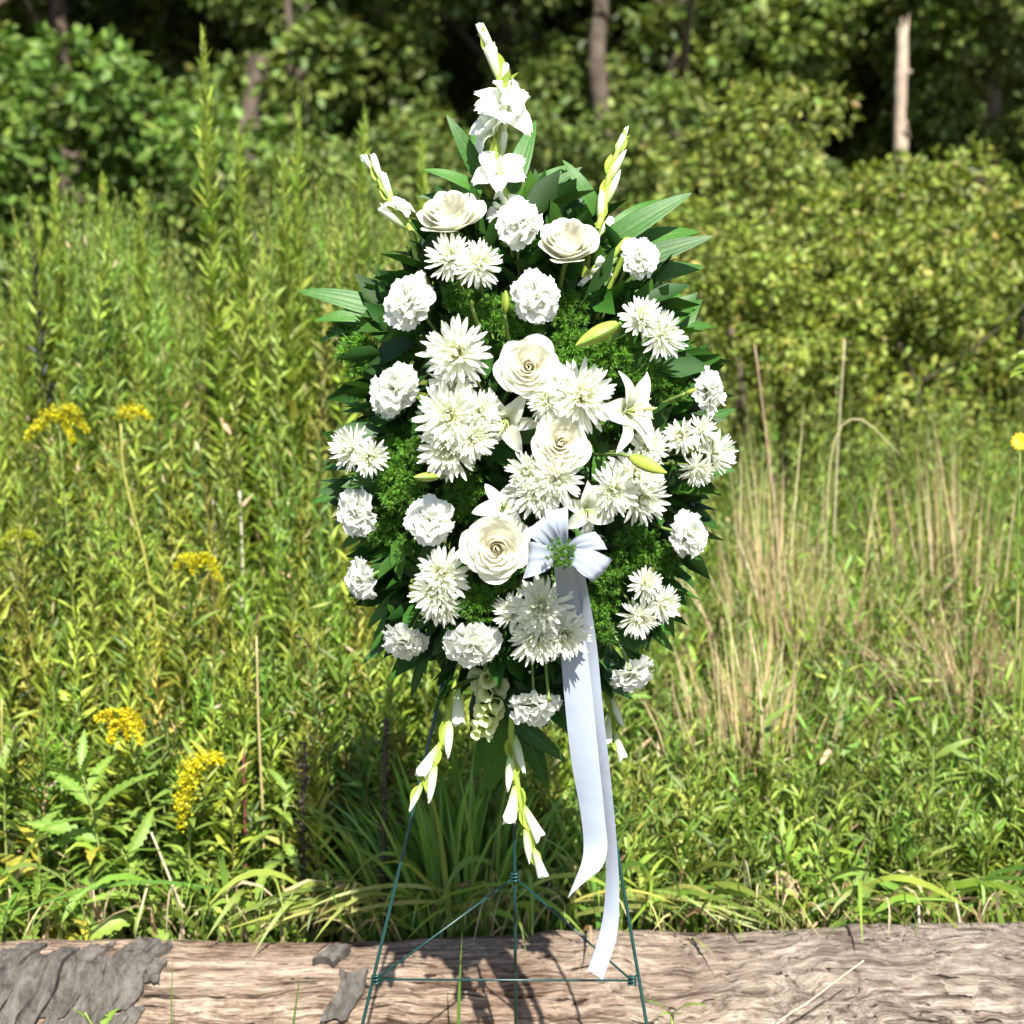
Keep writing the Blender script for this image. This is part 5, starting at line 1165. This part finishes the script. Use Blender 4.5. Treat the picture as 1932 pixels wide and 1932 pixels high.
for i, (px, py, r_, fwd, lab) in enumerate([
        (940, 600, 62, .02, 'feathery fern tuft below the upright yellow bud'), (900, 610, 50, .02, 'feathery fern tuft above the spiky top mum'), (1070, 585, 50, .03, 'fern tuft right of the hanging petal carnation'),
        (1080, 660, 52, .02, 'fern tuft right of the widest rose under the long lily bud'), (1150, 660, 62, .0, 'big fern tuft directly below the long yellow lily bud'), (1215, 700, 58, .0, 'fern tuft below the right pair of mums'), (1265, 730, 46, .01, 'fern tuft left of the right rim carnation'),
        (1120, 700, 50, .01, 'fern tuft above the broad right mum'), (680, 660, 62, .04, 'soft dark fern tuft at the upper left rim'), (650, 620, 44, .05, 'dim fern tuft under the left palm leaves'), (760, 650, 50, .05, 'fern tuft between the two upper left carnations'),
        (735, 860, 56, .01, 'fern tuft right of the left rim mum'), (755, 920, 62, .0, 'large fern tuft left of the short yellow bud'), (725, 990, 48, .02, 'fern tuft between the two left carnations'), (790, 850, 34, .01, 'small fern tuft at the left of the lowest stacked mum'),
        (880, 920, 50, .03, 'fern tuft under the stacked mums above the largest rose'), (860, 960, 40, .02, 'fern tuft right of the fern ringed carnation'), (780, 1040, 44, .02, 'fern tuft below the fern ringed carnation'), (905, 1135, 50, -.02, 'bright fern tuft under the largest rose'),
        (955, 1100, 34, .0, 'small fern tuft between the largest rose and lowest mums'), (1060, 1044, 36, -.175, 'fern tuft sitting on the middle of the white bow'), (1150, 1080, 52, .0, 'fern tuft right below the right bow loop'), (1200, 1040, 60, .0, 'large fern tuft between bow and right rim carnation'),
        (1255, 1060, 44, .02, 'fern tuft under the right rim carnation by the bow'), (1130, 1150, 44, .01, 'fern tuft right of the ribbon tails above the mum cluster'), (1215, 1135, 28, -.03, 'small fern tuft overlapping the lower right mums'), (1130, 1190, 34, .01, 'lowest fern tuft beside the ribbon tails'),
        (870, 560, 44, .03, 'fern tuft between the upper mum pair and the tiny pale bud'), (1140, 780, 34, .03, 'dark fern tuft behind the open lily'), (1000, 610, 36, .03, 'fern tuft between hanging petal carnation and widest rose')]):
    y = dome(px, py) + .035 + fwd; p = P(px, py, y); s = r_ / FPX * (y - CAM[1]); d = np.array([(px - SC[0]) / 700, -1, (SC[1] - py) / 800 + .2])
    r = thing('fern_tuft', lab, 'fern', mat4(basis(d, (0, 0, 1), i * 1.1), p, s), 'feathery fern tufts in the spray'); O('needles', FM[i % 4], r, kind='stuff'); O('twig', TW_M, r, kind='stuff')
# deep filler leaves behind the flowers
rf = np.random.default_rng(88); acc = Acc(); n = 1500
pp = []
while len(pp) < n:
    a, b = rf.uniform(-1, 1, 2)
    if a * a + b * b < 1: pp.append((a, b))
pp = np.array(pp); px, py = 990 + pp[:, 0] * 300, 850 + pp[:, 1] * 455
pos = np.array([P(a, b, dome(a, b) * .55 + .05 + c) for a, b, c in zip(px, py, rf.normal(0, .025, n))])
d = np.column_stack([pp[:, 0] + rf.normal(0, .6, n), -.2 + rf.normal(0, .4, n), -pp[:, 1] + rf.normal(0, .6, n)])
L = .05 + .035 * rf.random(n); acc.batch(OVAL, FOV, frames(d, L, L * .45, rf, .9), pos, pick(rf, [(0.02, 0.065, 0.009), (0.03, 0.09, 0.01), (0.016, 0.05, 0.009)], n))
O('filler_leaves', acc.mesh('filler_leaves', M_gloss), kind='stuff', label='dense dark green filler leaves packed behind the flowers of the spray', category='greenery')

# ------------------------------------------------------------------ satin bow
bo = P(1055, 1030, -.24)
bow = thing('satin_bow', 'white satin ribbon bow with two long tails hanging from the spray', 'bow', mat4(np.eye(3), bo))
def strip(name, pts, ws, n=40, lab=None, cupk=.06, cut=0.0, cols=7, pleat=0.0):
    if pleat: cols = 19
    """pts: centre line (px, py, y); ws: (width px, dx, dy, dyaw) across direction in the picture plane plus depth"""
    c = catmull([P(*q) for q in pts], n); W = catmull([(w[0] / FPX * 2.0 * np.array([w[1], w[3], w[2]])) for w in ws], n)
    a = np.linspace(-.5, .5, cols); nrm = np.cross(W, np.gradient(c, axis=0)); nrm /= np.linalg.norm(nrm, axis=1)[:, None] + 1e-9
    V = c[:, None] + W[:, None] * a[None, :, None] + nrm[:, None] * (np.linalg.norm(W, axis=1)[:, None] * cupk * (a[None] ** 2 * 4 - .5))[..., None]
    if pleat:
        e = np.abs(np.linspace(-1, 1, n)) ** 1.5; e = .25 + .75 * e
        V = V + nrm[:, None] * (np.linalg.norm(W, axis=1)[:, None] * e[:, None] * pleat * (np.sin(a[None] * 19 + np.linspace(0, 1.5, n)[:, None]) + .5 * np.sin(a[None] * 33)))[..., None]
    if cut:
        T = np.gradient(c, axis=0)[-1]; T /= np.linalg.norm(T)
        for k in range(4): V[-1 - k] += T[None] * (a[:, None] * cut * (1 - k / 4))
    V = V.reshape(-1, 3) - bo; F = tri(grid_faces(n, cols))
    V2 = V + np.repeat(nrm, cols, axis=0) * .0005
    return O(name, mk(name, np.vstack([V, V2]), np.vstack([F, F[:, ::-1] + len(V)]), M_ribbon), bow)
H_ = (1, 0, 0)
strip('tail', [(1062, 1060, -.245), (1070, 1110, -.19), (1080, 1200, -.150), (1090, 1300, -.14), (1103, 1430, -.13), (1118, 1540, -.12), (1122, 1610, -.12), (1100, 1668, -.14)],
      [(38, .95, 0, .3), (42, 1, 0, .2), (50, 1, 0, .1), (56, 1, 0, .0), (56, 1, 0, -.15), (50, .95, .05, -.3), (50, .95, .25, -.35), (52, .9, .45, -.3)], 60, cut=-.028)
strip('tail', [(1082, 1060, -.23), (1095, 1130, -.17), (1108, 1220, -.14), (1118, 1330, -.13), (1138, 1480, -.11), (1152, 1600, -.10), (1154, 1700, -.10), (1145, 1770, -.11), (1122, 1838, -.14)],
      [(34, .9, 0, -.3), (38, .9, 0, -.3), (40, .9, 0, -.5), (42, .9, 0, -.5), (40, .75, 0, -.65), (36, .65, 0, -.7), (40, .7, .1, -.6), (42, .85, .25, -.5), (46, .85, .4, -.4)], 60, cut=.022)
strip('loop', [(1054, 1047, -.250), (1028, 1054, -.285), (1002, 1056, -.288), (994, 1058, -.272), (1003, 1058, -.255), (1030, 1055, -.245), (1054, 1050, -.243)], [(24, .2, 1, .1), (48, .15, 1, .05), (66, .15, 1, 0), (68, .15, 1, 0), (64, .15, 1, 0), (44, .15, 1, 0), (24, .2, 1, 0)], 50, pleat=.022)
strip('loop', [(1064, 1045, -.250), (1100, 1054, -.285), (1130, 1072, -.292), (1138, 1078, -.275), (1128, 1074, -.255), (1095, 1056, -.245), (1064, 1047, -.243)], [(24, .4, .9, .1), (44, .6, .78, .05), (52, .65, .76, 0), (53, .65, .76, 0), (50, .65, .76, 0), (40, .6, .78, 0), (24, .4, .9, 0)], 50, pleat=.022)
strip('loop', [(1064, 1040, -.246), (1095, 1027, -.268), (1128, 1020, -.270), (1135, 1020, -.254), (1120, 1022, -.243), (1092, 1030, -.238), (1064, 1041, -.236)], [(22, .2, 1, .1), (32, -.4, .9, .1), (38, -.55, .85, 0), (38, -.55, .85, 0), (34, -.5, .85, 0), (30, -.3, .9, 0), (20, .1, 1, 0)], 44, pleat=.03)
strip('loop', [(1054, 1042, -.250), (1035, 1014, -.280), (1016, 994, -.286), (1010, 987, -.270), (1020, 992, -.255), (1038, 1018, -.246), (1054, 1041, -.243)], [(22, .8, .6, .1), (40, .8, .6, .05), (48, .8, .6, 0), (48, .8, .6, 0), (42, .8, .6, 0), (32, .8, .6, 0), (20, .8, .6, 0)], 44, pleat=.03)
strip('loop', [(1060, 1040, -.248), (1053, 1002, -.276), (1050, 968, -.280), (1050, 960, -.265), (1052, 968, -.250), (1056, 1005, -.244), (1060, 1039, -.241)], [(22, 1, .1, .1), (36, 1, .1, .2), (44, .95, .1, .3), (44, .95, .1, .3), (38, 1, .1, .2), (30, 1, 0, .1), (20, 1, 0, 0)], 44, pleat=.035)
strip('knot', [(1042, 1036, -.262), (1058, 1046, -.275), (1078, 1056, -.260)], [(30, .1, 1, .0), (32, .1, 1, 0), (30, .1, 1, 0)], 12, pleat=.10)
